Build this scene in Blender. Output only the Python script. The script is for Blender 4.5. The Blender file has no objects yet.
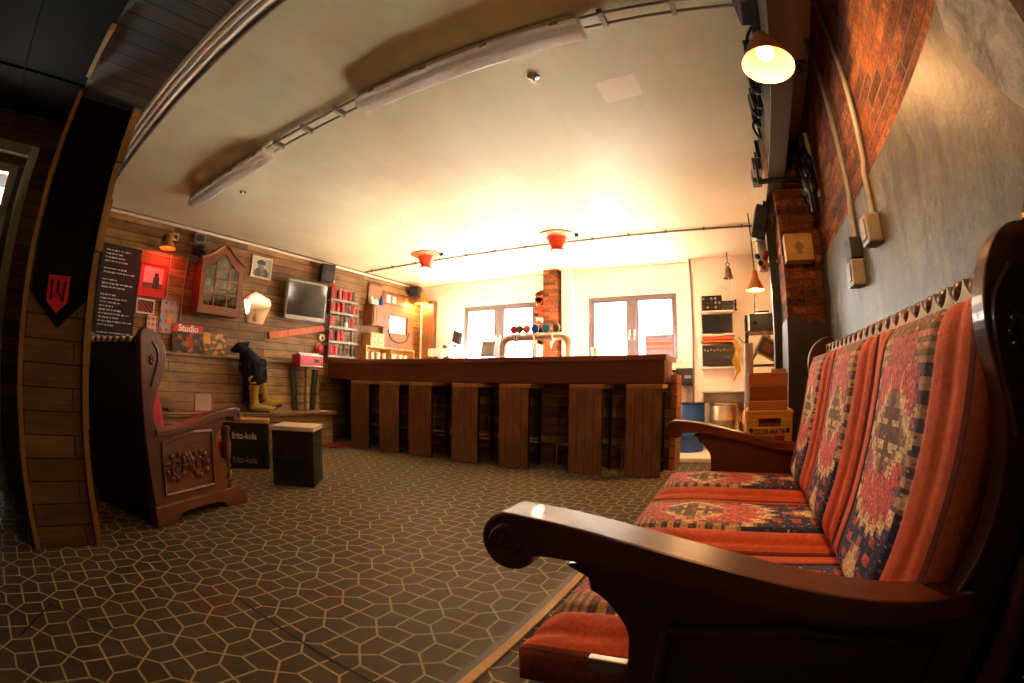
import bpy, bmesh, math, random
from mathutils import Vector, Matrix
random.seed(7)
PI = math.pi
SC = bpy.context.scene
COL = SC.collection

# ------------------------------------------------------------------ materials
def lin(c):
    return tuple(((v/255.0)/12.92 if v/255.0 <= .04045 else (((v/255.0)+.055)/1.055)**2.4) for v in c) + (1.0,)

class N:
    def __init__(s, name):
        s.m = bpy.data.materials.new(name); s.m.use_nodes = True
        s.t = s.m.node_tree; s.t.nodes.clear()
        s.out = s.n('ShaderNodeOutputMaterial'); s.b = s.n('ShaderNodeBsdfPrincipled')
        s.l(s.b.outputs[0], s.out.inputs[0])
    def n(s, k, **kw):
        nd = s.t.nodes.new(k)
        for a, b in kw.items(): setattr(nd, a, b)
        return nd
    def l(s, a, b): s.t.links.new(a, b)
    def coord(s, swap=None, scale=(1, 1, 1)):
        tc = s.n('ShaderNodeTexCoord'); o = tc.outputs['Object']
        if swap:
            sp = s.n('ShaderNodeSeparateXYZ'); cb = s.n('ShaderNodeCombineXYZ'); s.l(o, sp.inputs[0])
            for i, ax in enumerate(swap): s.l(sp.outputs['XYZ'.index(ax)], cb.inputs[i])
            o = cb.outputs[0]
        mp = s.n('ShaderNodeMapping'); mp.inputs['Scale'].default_value = scale; s.l(o, mp.inputs[0])
        return mp.outputs[0]
    def noise(s, v, scale, detail=4, rough=.55, dist=0):
        t = s.n('ShaderNodeTexNoise'); t.inputs['Scale'].default_value = scale; t.inputs['Detail'].default_value = detail
        t.inputs['Roughness'].default_value = rough; t.inputs['Distortion'].default_value = dist
        if v is not None: s.l(v, t.inputs['Vector'])
        return t.outputs[0]
    def ramp(s, f, stops):
        r = s.n('ShaderNodeValToRGB'); e = r.color_ramp.elements
        while len(e) < len(stops): e.new(.5)
        for el, (p, c) in zip(e, stops): el.position = p; el.color = c if len(c) == 4 else lin(c)
        s.l(f, r.inputs[0]); return r.outputs[0]
    def mix(s, f, a, b, mode='MIX'):
        m = s.n('ShaderNodeMix', data_type='RGBA', blend_type=mode)
        for i, v in ((0, f), (6, a), (7, b)):
            if isinstance(v, (int, float)): m.inputs[i].default_value = v
            elif isinstance(v, tuple): m.inputs[i].default_value = v
            else: s.l(v, m.inputs[i])
        return m.outputs[2]
    def bump(s, h, strength=.3, dist=.01):
        b = s.n('ShaderNodeBump'); b.inputs['Strength'].default_value = strength; b.inputs['Distance'].default_value = dist
        s.l(h, b.inputs['Height']); s.l(b.outputs[0], s.b.inputs['Normal'])
    def base(s, c):
        if isinstance(c, tuple): s.b.inputs['Base Color'].default_value = c
        else: s.l(c, s.b.inputs['Base Color'])
    def set(s, rough=.5, metal=0, spec=None, coat=None):
        s.b.inputs['Roughness'].default_value = rough; s.b.inputs['Metallic'].default_value = metal
        if spec is not None: s.b.inputs['Specular IOR Level'].default_value = spec
        if coat is not None: s.b.inputs['Coat Weight'].default_value = coat
        return s

def plain(name, c, rough=.5, metal=0, var=.12, scale=14, spec=None, coat=None):
    k = N(name); v = k.noise(k.coord(), scale)
    c0 = tuple(x*(1-var) for x in lin(c)[:3])+(1,); c1 = tuple(min(1, x*(1+var)) for x in lin(c)[:3])+(1,)
    k.base(k.ramp(v, [(.3, c0), (.7, c1)])); k.set(rough, metal, spec, coat); return k.m

def wood(name, c0, c1, grain='X', rough=.4, sc=1.0, coat=None, bump=.15):
    k = N(name); s = {'X': (1.5*sc, 22*sc, 22*sc), 'Y': (22*sc, 1.5*sc, 22*sc), 'Z': (22*sc, 22*sc, 1.5*sc)}[grain]
    v = k.coord(scale=s); n = k.noise(v, 1.6, 6, .65, 1.2); big = k.noise(k.coord(), 3)
    f = k.mix(.35, n, big)
    k.base(k.ramp(f, [(.32, c0), (.68, c1)])); k.set(rough, 0, None, coat); k.bump(n, bump, .004); return k.m

def planks(name, swap, cols, pw, ph, gap=.004, rough=.65, gapc=(14, 9, 6), contrast=.5, grain=1.0):
    k = N(name); v = k.coord(swap)
    br = k.n('ShaderNodeTexBrick'); br.offset = .37; br.offset_frequency = 2; br.squash = 1.0
    br.inputs['Scale'].default_value = 1; br.inputs['Mortar Size'].default_value = gap; br.inputs['Mortar Smooth'].default_value = .2
    br.inputs['Brick Width'].default_value = pw; br.inputs['Row Height'].default_value = ph; br.inputs['Bias'].default_value = 0
    br.inputs['Color1'].default_value = (0, 0, 0, 1); br.inputs['Color2'].default_value = (1, 1, 1, 1); br.inputs['Mortar'].default_value = (.5, .5, .5, 1)
    k.l(v, br.inputs['Vector'])
    n = k.noise(k.coord(swap, (2.5, 45, 45)), 1.3*grain, 7, .7, .8); blot = k.noise(k.coord(swap, (2, 6, 6)), 1.7, 3)
    base = k.ramp(br.outputs['Color'], [(i/(len(cols)-1), c) for i, c in enumerate(cols)])
    g = k.ramp(n, [(.3, (1-contrast,)*3+(1,)), (.7, (1.15,)*3+(1,))])
    c = k.mix(1.0, base, g, 'MULTIPLY')
    c = k.mix(1.0, c, k.ramp(blot, [(.3, (.62,)*3+(1,)), (.7, (1.2,)*3+(1,))]), 'MULTIPLY')
    c = k.mix(br.outputs['Fac'], c, lin(gapc))
    k.base(c); k.set(rough)
    h = k.mix(br.outputs['Fac'], n, (0, 0, 0, 1)); k.bump(h, .5, .006); return k.m

def bricks(name, swap):
    k = N(name); v0 = k.coord(swap)
    wob = k.noise(v0, 5, 2); ad = k.n('ShaderNodeMix', data_type='VECTOR'); ad.inputs[0].default_value = .012
    k.l(v0, ad.inputs[4]); cv = k.n('ShaderNodeCombineXYZ'); k.l(wob, cv.inputs[0]); k.l(wob, cv.inputs[1]); k.l(cv.outputs[0], ad.inputs[5])
    br = k.n('ShaderNodeTexBrick'); br.offset = .5
    for a, b in (('Scale', 1), ('Mortar Size', .006), ('Mortar Smooth', .35), ('Brick Width', .19), ('Row Height', .054), ('Bias', 0)): br.inputs[a].default_value = b
    br.inputs['Color1'].default_value = (0, 0, 0, 1); br.inputs['Color2'].default_value = (1, 1, 1, 1); br.inputs['Mortar'].default_value = (.5,)*3+(1,)
    k.l(ad.outputs[1], br.inputs['Vector'])
    n = k.noise(k.coord(swap), 38, 6, .7); b2 = k.noise(k.coord(swap), 4, 4)
    base = k.ramp(br.outputs['Color'], [(0, (112, 56, 26)), (.4, (182, 94, 42)), (.75, (212, 122, 56)), (1, (140, 80, 44))])
    c = k.mix(1.0, base, k.ramp(n, [(.32, (.3,)*3+(1,)), (.66, (1.35,)*3+(1,))]), 'MULTIPLY')
    c = k.mix(1.0, c, k.ramp(b2, [(.35, (.45,)*3+(1,)), (.65, (1.2,)*3+(1,))]), 'MULTIPLY')
    c = k.mix(br.outputs['Fac'], c, lin((116, 80, 48)))
    k.base(c); k.set(.85)
    h = k.mix(br.outputs['Fac'], k.ramp(n, [(.2, (.55,)*3+(1,)), (.8, (1,)*3+(1,))]), (0, 0, 0, 1)); k.bump(h, 1.0, .035); return k.m

def emis(name, c, s, base=(255, 255, 255)):
    k = N(name); k.base(lin(base)); k.b.inputs['Emission Color'].default_value = lin(c); k.b.inputs['Emission Strength'].default_value = s
    k.set(.4); return k.m

def attrmat(name, rough=.8, var=.25, scale=90, bump=.2):
    k = N(name); a = k.n('ShaderNodeVertexColor'); a.layer_name = 'Col'
    n = k.noise(k.coord(), scale, 4, .7)
    k.base(k.mix(1.0, a.outputs[0], k.ramp(n, [(.3, (1-var,)*3+(1,)), (.7, (1+var,)*3+(1,))]), 'MULTIPLY')); k.set(rough)
    k.bump(n, bump, .003); return k.m

def glass(name, tint=(255, 255, 255), refl=.08):
    k = N(name); k.t.nodes.remove(k.b)
    tr = k.n('ShaderNodeBsdfTransparent'); tr.inputs[0].default_value = lin(tint)
    gl = k.n('ShaderNodeBsdfGlossy'); gl.inputs['Roughness'].default_value = .03
    mx = k.n('ShaderNodeMixShader'); mx.inputs[0].default_value = refl
    k.l(tr.outputs[0], mx.inputs[1]); k.l(gl.outputs[0], mx.inputs[2]); k.l(mx.outputs[0], k.out.inputs[0]); return k.m

M = {}
M['floor'] = plain('floor_lino', (78, 66, 46), .55, 0, .25, 9, spec=.3)
M['grout'] = plain('floor_line', (176, 158, 120), .6, 0, .15, 30, spec=.3)
M['seam'] = plain('floor_seam', (16, 14, 12), .7)
k = N('ceiling_paint'); v = k.noise(k.coord(scale=(3, .5, 1)), 2.2, 5, .6, .6); pat = k.noise(k.coord(), 1.1, 3)
k.base(k.mix(1.0, k.ramp(pat, [(.3, (197, 195, 164)), (.7, (211, 209, 180))]), k.ramp(v, [(.3, (.93,)*3+(1,)), (.7, (1.03,)*3+(1,))]), 'MULTIPLY'))
k.l(k.ramp(v, [(.35, (.34,)*3+(1,)), (.65, (.55,)*3+(1,))]), k.b.inputs['Roughness']); k.b.inputs['Specular IOR Level'].default_value = .05
k.bump(v, .12, .02); M['ceil'] = k.m
M['patchp'] = plain('ceiling_patch_paint', (224, 214, 190), .7, 0, .06, 6)
M['darkceil'] = plain('dark_ceiling_panel', (13, 11, 9), .9, 0, .15, 6, spec=.1)
M['cream'] = plain('cream_wall_paint', (240, 233, 218), .6, 0, .05, 3)
M['white'] = plain('white_paint', (236, 230, 218), .5, 0, .05, 4)
M['wallplanks'] = planks('pallet_planks', 'YZX', [(112, 78, 36), (158, 114, 54), (124, 82, 36), (174, 132, 68), (136, 100, 50)], 1.05, .098)
M['postplanks'] = planks('post_planks', 'YZX', [(88, 64, 28), (116, 86, 40), (98, 70, 32), (134, 102, 54)], .45, .105)
M['headplanks'] = planks('header_planks', 'YXZ', [(84, 78, 68), (104, 96, 82), (70, 64, 56), (94, 84, 70)], .9, .095)
M['benchplanks'] = planks('bench_planks', 'YZX', [(160, 126, 84), (182, 148, 102), (170, 134, 92)], 2.2, .105, contrast=.35)
M['barplanks'] = planks('bar_front_planks', 'XZY', [(104, 66, 40), (156, 108, 64), (122, 78, 46), (190, 144, 92), (134, 86, 52)], 1.1, .1)
M['barend'] = planks('bar_end_planks', 'YZX', [(150, 92, 46), (170, 108, 58), (140, 84, 42)], 2.0, .12, contrast=.3)
M['brick'] = bricks('brick_wall', 'YZX'); M['brickf'] = bricks('brick_pier', 'XZY')
k = N('grey_plaster'); c1 = k.noise(k.coord(scale=(1, 1.6, .8)), 2.2, 8, .68, 1.2); c2 = k.noise(k.coord(), 26, 5, .7)
c = k.ramp(c1, [(.25, (36, 32, 24)), (.44, (68, 63, 49)), (.56, (104, 98, 80)), (.66, (74, 68, 55)), (.76, (88, 58, 28))])
k.base(k.mix(1.0, c, k.ramp(c2, [(.3, (.62,)*3+(1,)), (.7, (1.18,)*3+(1,))]), 'MULTIPLY')); k.set(.48)
k.bump(k.mix(.5, c1, c2), .5, .01); M['plaster'] = k.m
k = N('rough_white_plaster'); c2 = k.noise(k.coord(), 12, 8, .75, .6)
k.base(k.ramp(c2, [(.3, (112, 104, 88)), (.65, (212, 204, 184))])); k.set(.8); k.bump(c2, .8, .02); M['plaster2'] = k.m
M['wainscot'] = plain('brown_wainscot_paint', (62, 44, 32), .5, 0, .3, 9)
M['steel'] = plain('grey_steel', (104, 96, 84), .45, .3, .15, 8)
M['chrome'] = plain('chrome', (215, 210, 200), .16, 1, .03)
M['brushed'] = plain('brushed_steel', (206, 198, 184), .42, 1, .06)
M['blackmetal'] = plain('black_metal', (30, 28, 27), .42, .4)
M['steeltop'] = plain('steel_worktop', (214, 208, 198), .12, 1, .03)
M['black'] = plain('black_plastic', (20, 19, 19), .5)
M['dark'] = plain('dark_grey', (44, 42, 40), .6)
M['conduit'] = plain('pvc_conduit', (150, 142, 128), .45)
M['whitep'] = plain('white_plastic', (222, 214, 198), .4, 0, .04)
M['ply'] = plain('cream_plastic', (206, 190, 150), .5)
M['bar'] = wood('bar_dark_wood', (72, 38, 24), (116, 64, 40), 'X', .38)
M['bartop'] = wood('bar_top_wood', (116, 62, 42), (158, 92, 62), 'X', .28, coat=.5)
M['slab'] = planks('stool_slab_wood', 'ZXY', [(128, 82, 48), (152, 100, 60), (138, 88, 52)], 3.0, .082, .0025, .5, contrast=.4)
M['seatw'] = wood('stool_seat_wood', (146, 98, 54), (190, 136, 82), 'X', .4)
M['oak'] = wood('dark_carved_oak', (52, 22, 12), (86, 40, 22), 'Y', .32, coat=.25)
M['oak2'] = wood('throne_oak', (76, 42, 20), (120, 70, 34), 'Y', .34, coat=.25)
M['oakz'] = wood('throne_oak_upright', (62, 33, 16), (98, 54, 27), 'Z', .34, coat=.2)
M['oaktop'] = wood('polished_arm_oak', (84, 38, 17), (124, 62, 30), 'Y', .36, coat=.15, bump=.04)
M['cab'] = wood('cabinet_wood', (96, 48, 22), (142, 76, 38), 'Z', .35)
M['orangewood'] = wood('orange_wood', (176, 96, 36), (206, 126, 56), 'X', .4)
M['orangewood2'] = wood('brown_box_wood', (130, 66, 26), (160, 86, 38), 'X', .4)
M['yellowwood'] = wood('yellowed_wood', (196, 138, 50), (226, 172, 80), 'X', .5)
M['edgewood'] = wood('olive_edge_wood', (116, 84, 36), (158, 120, 60), 'Z', .5)
M['palewood'] = wood('pale_wood', (184, 140, 84), (214, 174, 112), 'Y', .5)
M['brownpanel'] = wood('brown_panel', (110, 72, 42), (150, 102, 62), 'Z', .5)
M['orange'] = plain('orange_upholstery', (188, 66, 26), .85, 0, .15, 60)
M['redcush'] = plain('red_cushion', (170, 34, 24), .8)
M['backcloth'] = plain('dark_back_cloth', (40, 16, 13), .9)
M['kilim'] = attrmat('kilim_weave')
M['print'] = attrmat('printed_paper', .45, .04, 40, .02)
M['lace'] = plain('pale_scalloped_braid', (206, 190, 164), .7)
M['bead'] = plain('wooden_bead', (104, 54, 28), .3)
M['yellow'] = plain('yellow_crate_plastic', (226, 164, 22), .4, 0, .06)
M['red'] = plain('red_paint', (190, 26, 26), .35)
M['pink'] = plain('pink_paint', (208, 38, 74), .4)
M['orangep'] = plain('orange_sign_paint', (206, 98, 54), .6)
M['blue'] = plain('blue_drum_paint', (18, 74, 140), .35, 0, .1)
M['teal'] = plain('teal_cloth', (30, 120, 130), .7)
M['green'] = plain('dark_green_strap', (52, 56, 30), .7)
M['greenbox'] = plain('green_metal_box', (96, 112, 96), .5)
M['pennant'] = plain('black_pennant_cloth', (9, 7, 7), 1.0, spec=.1)
M['magenta'] = plain('magenta_felt', (196, 20, 62), .8)
M['signpink'] = plain('pink_sign_border', (196, 96, 150), .6)
M['chalkb'] = plain('chalkboard_black', (22, 22, 23), .75)
M['chalk'] = plain('white_chalk', (196, 190, 178), .9)
M['fur'] = plain('black_shaggy_fur', (16, 13, 12), .95, 0, .4, 60)
M['boot'] = plain('mustard_boot_leather', (176, 146, 48), .45, 0, .3, 30)
M['sole'] = plain('brown_sole', (54, 34, 20), .6)
M['mirror'] = plain('mirror_glass', (225, 222, 214), .04, 1, .01)
M['screen'] = plain('dark_screen_glass', (38, 38, 38), .12, 0, .05, spec=.9)
M['tvgrey'] = plain('grey_plastic', (150, 150, 146), .4)
M['pane'] = glass('window_glass', (255, 255, 255), .05)
M['cabglass'] = glass('cabinet_glass', (190, 195, 190), .12)
M['frame'] = plain('lilac_grey_window_frame', (112, 102, 104), .5)
M['gold'] = plain('brass', (190, 130, 50), .25, 1)
M['bellm'] = plain('dull_bronze', (120, 96, 66), .5, .6)
M['shade'] = plain('copper_lamp_shade', (200, 128, 50), .35, .25)
M['shadein'] = plain('cream_shade_lining', (206, 146, 62), .6)
M['redsock'] = plain('red_funnel_socket', (214, 74, 44), .4)
M['rose'] = plain('bronze_ceiling_rose', (120, 98, 58), .4, .4)
M['bulbw'] = emis('warm_bulb', (255, 196, 116), 45)
M['bulbn'] = emis('near_bulb', (255, 200, 118), 3.0)
M['bulbc'] = emis('pendant_bulb', (255, 238, 205), 5)
M['bulbr'] = emis('red_bulb', (255, 14, 12), 7, (255, 60, 50))
k = N('tube_light_diffuser'); k.base(lin((238, 230, 220))); k.set(.35)
tl = k.n('ShaderNodeBsdfTranslucent'); tl.inputs[0].default_value = lin((250, 244, 236)); mx = k.n('ShaderNodeMixShader'); mx.inputs[0].default_value = .6
k.l(k.b.outputs[0], mx.inputs[1]); k.l(tl.outputs[0], mx.inputs[2]); k.l(mx.outputs[0], k.out.inputs[0]); M['diff'] = k.m
M['paper'] = plain('white_paper', (232, 226, 214), .7, 0, .03)
M['mat'] = plain('red_rug', (130, 30, 26), .95)
M['lilacpaper'] = plain('lilac_poster', (214, 206, 222), .6)
M['rope'] = plain('yellow_rope', (176, 132, 40), .8)
M['clay'] = plain('flaking_red_brick', (172, 78, 40), .85, 0, .35, 20)
M['can'] = plain('red_can', (200, 30, 34), .3, .2)
M['silver'] = plain('silver_can_lid', (200, 196, 190), .3, .9)
M['gridm'] = plain('grey_rack_metal', (112, 106, 94), .45, .4)
M['doorp'] = plain('pale_door_paint', (236, 224, 184), .5)

# ------------------------------------------------------------------ mesh helpers
class MB:
    def __init__(s): s.b = bmesh.new(); s.mi = 0
    def _f(s, vs):
        try:
            f = s.b.faces.new(vs); f.material_index = s.mi; return f
        except ValueError: return None
    def box(s, a, b, rot=None, piv=None, bev=0):
        a = Vector(a); b = Vector(b); c = (a+b)/2
        vs = [s.b.verts.new((x, y, z)) for z in (a.z, b.z) for y in (a.y, b.y) for x in (a.x, b.x)]
        fs = [s._f([vs[i] for i in q]) for q in ((0, 2, 3, 1), (4, 5, 7, 6), (0, 1, 5, 4), (2, 6, 7, 3), (0, 4, 6, 2), (1, 3, 7, 5))]
        if bev:
            es = list({e for f in fs for e in f.edges})
            r = bmesh.ops.bevel(s.b, geom=es, offset=bev, segments=2, affect='EDGES', profile=.6)
            vs = list({v for v in r['verts']} | {v for v in vs if v.is_valid})
            for f in r['faces']: f.material_index = s.mi
        if rot is not None:
            bmesh.ops.rotate(s.b, verts=[v for v in vs if v.is_valid], cent=Vector(piv) if piv is not None else c, matrix=rot)
        return s
    def ring(s, c, ax, r, n, ref=None):
        ax = Vector(ax).normalized(); u = ax.orthogonal().normalized() if ref is None else ref
        w = ax.cross(u).normalized(); c = Vector(c)
        return [s.b.verts.new(c + u*(r*math.cos(2*PI*i/n)) + w*(r*math.sin(2*PI*i/n))) for i in range(n)]
    def _bridge(s, A, B):
        n = len(A)
        for i in range(n): s._f([A[i], A[(i+1) % n], B[(i+1) % n], B[i]])
    def tube(s, pts, r, n=10, cap=True):
        pts = [Vector(p) for p in pts]; rr = r if isinstance(r, (list, tuple)) else [r]*len(pts)
        t0 = (pts[1]-pts[0]).normalized(); u = t0.orthogonal().normalized(); prev = None
        for i, p in enumerate(pts):
            t = ((pts[min(i+1, len(pts)-1)]-pts[max(i-1, 0)])).normalized()
            u = (u - t*u.dot(t)); u = u.normalized() if u.length > 1e-6 else t.orthogonal().normalized()
            R = s.ring(p, t, rr[i], n, u)
            if prev: s._bridge(prev, R)
            elif cap: s._f(list(reversed(R)))
            prev = R
        if cap: s._f(prev)
        return s
    def lathe(s, prof, c=(0, 0, 0), ax=(0, 0, 1), n=20, cap=True):
        c = Vector(c); ax = Vector(ax).normalized(); u = ax.orthogonal().normalized(); prev = None
        for r, h in prof:
            R = s.ring(c+ax*h, ax, max(r, 1e-4), n, u)
            if prev: s._bridge(prev, R)
            elif cap: s._f(list(reversed(R)))
            prev = R
        if cap: s._f(prev)
        return s
    def prism(s, pts, d0, d1, plane='YZ'):
        def mk(a, b, d): return {'YZ': (d, a, b), 'XZ': (a, d, b), 'XY': (a, b, d)}[plane]
        A = [s.b.verts.new(mk(a, b, d0)) for a, b in pts]; B = [s.b.verts.new(mk(a, b, d1)) for a, b in pts]
        s._f(A); s._f(list(reversed(B)))
        for i in range(len(A)):
            j = (i+1) % len(A); s._f([A[j], A[i], B[i], B[j]])
        return s
    def ball(s, c, r, sc=(1, 1, 1), n=12, m=8, jit=0):
        c = Vector(c); rows = []
        for j in range(1, m):
            th = PI*j/m
            rows.append([s.b.verts.new(c+Vector((sc[0]*math.sin(th)*math.cos(2*PI*i/n), sc[1]*math.sin(th)*math.sin(2*PI*i/n), sc[2]*math.cos(th)))*(r*(1+random.uniform(-jit, jit)))) for i in range(n)])
        t = s.b.verts.new(c+Vector((0, 0, sc[2]*r))); bt = s.b.verts.new(c-Vector((0, 0, sc[2]*r)))
        for i in range(n):
            k2 = (i+1) % n; s._f([t, rows[0][i], rows[0][k2]]); s._f([bt, rows[-1][k2], rows[-1][i]])
        for a, b in zip(rows, rows[1:]):
            for i in range(n): k2 = (i+1) % n; s._f([a[i], b[i], b[k2], a[k2]])
        return s
    def obj(s, name, mat, parent=None, smooth=None, bevel=0, loc=None, rz=0, subd=0):
        bmesh.ops.recalc_face_normals(s.b, faces=s.b.faces[:])
        me = bpy.data.meshes.new(name); s.b.to_mesh(me); s.b.free()
        for m in (mat if isinstance(mat, (list, tuple)) else [mat]): me.materials.append(M[m])
        o = bpy.data.objects.new(name, me); COL.objects.link(o)
        if parent is not None: o.parent = parent
        if loc is not None: o.location = loc
        if rz: o.rotation_euler = (0, 0, rz)
        if smooth is not None:
            me.shade_smooth()
            me.set_sharp_from_angle(angle=math.radians(smooth))
        if bevel:
            md = o.modifiers.new('Bevel', 'BEVEL'); md.width = bevel; md.segments = 2; md.limit_method = 'ANGLE'; md.angle_limit = .7
        return o

def tag(o, label=None, cat=None, group=None, kind=None):
    if label: o['label'] = label
    if cat: o['category'] = cat
    if group: o['group'] = group
    if kind: o['kind'] = kind
    return o
def thing(name, label, cat, loc=(0, 0, 0), rz=0, group=None, rot=None):
    o = bpy.data.objects.new(name, None); COL.objects.link(o); o.empty_display_size = .1
    o.location = loc; o.rotation_euler = rot if rot else (0, 0, rz)
    return tag(o, label, cat, group)
def struct(mb, name, mat, parent=None, **kw):
    o = mb.obj(name, mat, parent, **kw)
    if parent is None: o['kind'] = 'structure'
    return o
def dup(root, loc=None, rz=None, label=None, group=None):
    r = root.copy(); COL.objects.link(r)
    if loc is not None: r.location = loc
    if rz is not None: r.rotation_euler = (0, 0, rz)
    if label: r['label'] = label
    if group: r['group'] = group
    for ch in list(root.children):
        c = ch.copy(); COL.objects.link(c); c.parent = r
        for g in list(ch.children):
            d = g.copy(); COL.objects.link(d); d.parent = c
    return r
def text(name, body, mat, size, loc, rot, parent, sx=1.0, bold=.0, align='CENTER'):
    cu = bpy.data.curves.new(name, 'FONT'); cu.body = body; cu.size = size; cu.extrude = .0008; cu.offset = bold
    cu.align_x = align; cu.align_y = 'CENTER'; cu.materials.append(M[mat])
    tmp = bpy.data.objects.new('tmp', cu); COL.objects.link(tmp)
    me = bpy.data.meshes.new_from_object(tmp.evaluated_get(bpy.context.evaluated_depsgraph_get())); bpy.data.objects.remove(tmp); bpy.data.curves.remove(cu)
    me.name = name; o = bpy.data.objects.new(name, me); COL.objects.link(o); o.location = loc; o.rotation_euler = rot; o.scale = (sx, 1, 1); o.parent = parent
    return o
def grid_print(name, w, h, nx, ny, fn, parent, to3, mat='print', double=False):
    """flat printed sheet of nx x ny coloured cells; to3(a,b) with a,b in 0..1"""
    bm = bmesh.new(); lay = bm.loops.layers.float_color.new('Col')
    V = [[bm.verts.new(to3(i/nx, j/ny)) for i in range(nx+1)] for j in range(ny+1)]
    for j in range(ny):
        for i in range(nx):
            f = bm.faces.new([V[j][i], V[j][i+1], V[j+1][i+1], V[j+1][i]]); c = lin(fn((i+.5)/nx, (j+.5)/ny))
            for l in f.loops: l[lay] = c
    me = bpy.data.meshes.new(name); bm.to_mesh(me); bm.free(); me.materials.append(M[mat])
    o = bpy.data.objects.new(name, me); COL.objects.link(o); o.parent = parent; return o

# ------------------------------------------------------------------ camera (diagonal fisheye, equisolid)
cam = bpy.data.cameras.new('camera'); camo = bpy.data.objects.new('camera', cam); COL.objects.link(camo); SC.camera = camo
F = 471.4535
cam.type = 'PANO'; cam.sensor_width = 36.0; cam.sensor_fit = 'HORIZONTAL'
for tgt in (cam, getattr(cam, 'cycles', None)):
    try:
        tgt.panorama_type = 'FISHEYE_EQUISOLID'; tgt.fisheye_lens = F*36/1024; tgt.fisheye_fov = 2*PI*.98
    except Exception: pass
R = Matrix(((0.88555698, 0.4643997, 0.01103396), (0.03098683, -0.082755, 0.99608806), (0.46349612, -0.88175083, -0.08767454)))
camo.matrix_world = Matrix.Translation((0, 0, .85)) @ R.transposed().to_4x4()
cam.clip_start = .02

# ------------------------------------------------------------------ the room
CEIL = 2.47; XL = -5.1; XR = .62; YW = 6.3
m = MB(); m.box((XL-.2, -2.7, -.12), (XR+.2, YW+.2, 0)); m.mi = 1
d = .087; w = .0042
def strip(a, b, ww, z, mi):
    a = Vector((a[0], a[1], z)); b = Vector((b[0], b[1], z)); t = (b-a).normalized(); n = Vector((-t.y, t.x, 0))*ww
    a2 = a-t*ww*.7; b2 = b+t*ww*.7
    m.mi = mi; m._f([m.b.verts.new(p) for p in (a2-n, b2-n, b2+n, a2+n)])
O0 = (-1.083, .890)
for i in range(-40, 60):
    for j in range(-40, 60):
        x = O0[0]+d*(2*i-j); y = O0[1]+d*(i+2*j)
        if not (XL+.1 < x < XR-.1 and -2.4 < y < YW-.1): continue
        E_, N_, W_, S_ = (x+d, y), (x, y+d), (x-d, y), (x, y-d)
        strip(W_, E_, w, .0007, 1); strip(S_, N_, w, .0009, 1)
        strip(E_, (x+d, y+d), w, .0007, 1); strip(N_, (x-d, y+d), w, .0009, 1)
        strip(E_, (x+2*d, y-d), w, .0011, 1); strip(N_, (x+d, y+2*d), w, .0013, 1)
strip((-1.55, .76), (-.66, .76), .005, .002, 2); strip((-1.75, -.03), (-1.54, -.2), .005, .002, 2); strip((-1.75, -.03), (-1.5, .2), .004, .002, 2)
struct(m, 'floor', ['floor', 'grout', 'seam'])
m = MB(); m.box((XL-.2, .36, CEIL), (XR+.2, YW+.52, CEIL+.1)); struct(m, 'ceiling', 'ceil')
m = MB(); m.box((XL-.2, -2.7, CEIL), (XR+.2, .36, CEIL+.1))
for y in (-.55, -1.2, -1.9): m.box((-3.6, y-.008, CEIL-.012), (XR, y+.008, CEIL+.01))
for x in (-2.9, -1.9, -.9): m.box((x-.008, -2.6, CEIL-.012), (x+.008, 0, CEIL+.01))
struct(m, 'ceiling_rear', 'darkceil')
m = MB(); m.box((XL-.2, .3, 0), (XL, YW+.2, CEIL)); struct(m, 'wall_left', 'wallplanks')

W1 = (-4.20, -2.91, 1.16, 2.06); W2 = (-2.09, -.82, 1.16, 2.06)
m = MB(); y0, y1 = YW, YW+.52
xs = [XL-.2, W1[0], W1[1], W2[0], W2[1], XR+.2]
for a, b in ((0, 1), (2, 3), (4, 5)): m.box((xs[a], y0, 0), (xs[b], y1, CEIL))
for q in (W1, W2): m.box((q[0], y0, 0), (q[1], y1, q[2])); m.box((q[0], y0, q[3]), (q[1], y1, CEIL))
struct(m, 'wall_back', 'cream')
m = MB(); m.box((-.585, 6.12, 0), (XR, YW, CEIL)); struct(m, 'wall_alcove', 'cream')
m = MB(); m.box((XR, -2.7, 0), (XR+.2, YW+.2, CEIL)); struct(m, 'wall_right', 'brick')
m = MB(); m.box((XR-.018, -2.65, 0), (XR+.01, 3.0, 1.585), bev=.006); struct(m, 'wall_right_plaster', 'plaster')
m = MB()
pts = [(-2.5, 1.12), (-2.5, 1.75), (.36, 1.7), (.50, 1.62), (.6, 1.6), (.68, 1.60), (.72, 1.52), (.69, 1.42), (.64, 1.33), (.60, 1.27), (.55, 1.22), (.45, 1.19), (.3, 1.14)]
m.prism([(a, b) for a, b in pts], XR-.021, XR+.01, 'YZ'); struct(m, 'wall_right_patch', 'plaster2')
m = MB(); m.box((.345, 3.0, 1.19), (XR+.02, 3.4, CEIL)); struct(m, 'pillar', 'brickf')
m = MB(); m.box((.337, 2.988, 0), (XR+.02, 3.41, 1.0)); m.prism([(.337, 1.0), (.337, 1.23), (.40, 1.25), (.47, 1.20), (.55, 1.22), (.62, 1.17), (.62, 1.0)], 2.988, 3.41, 'XZ')
struct(m, 'pillar_wainscot', 'wainscot')
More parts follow.
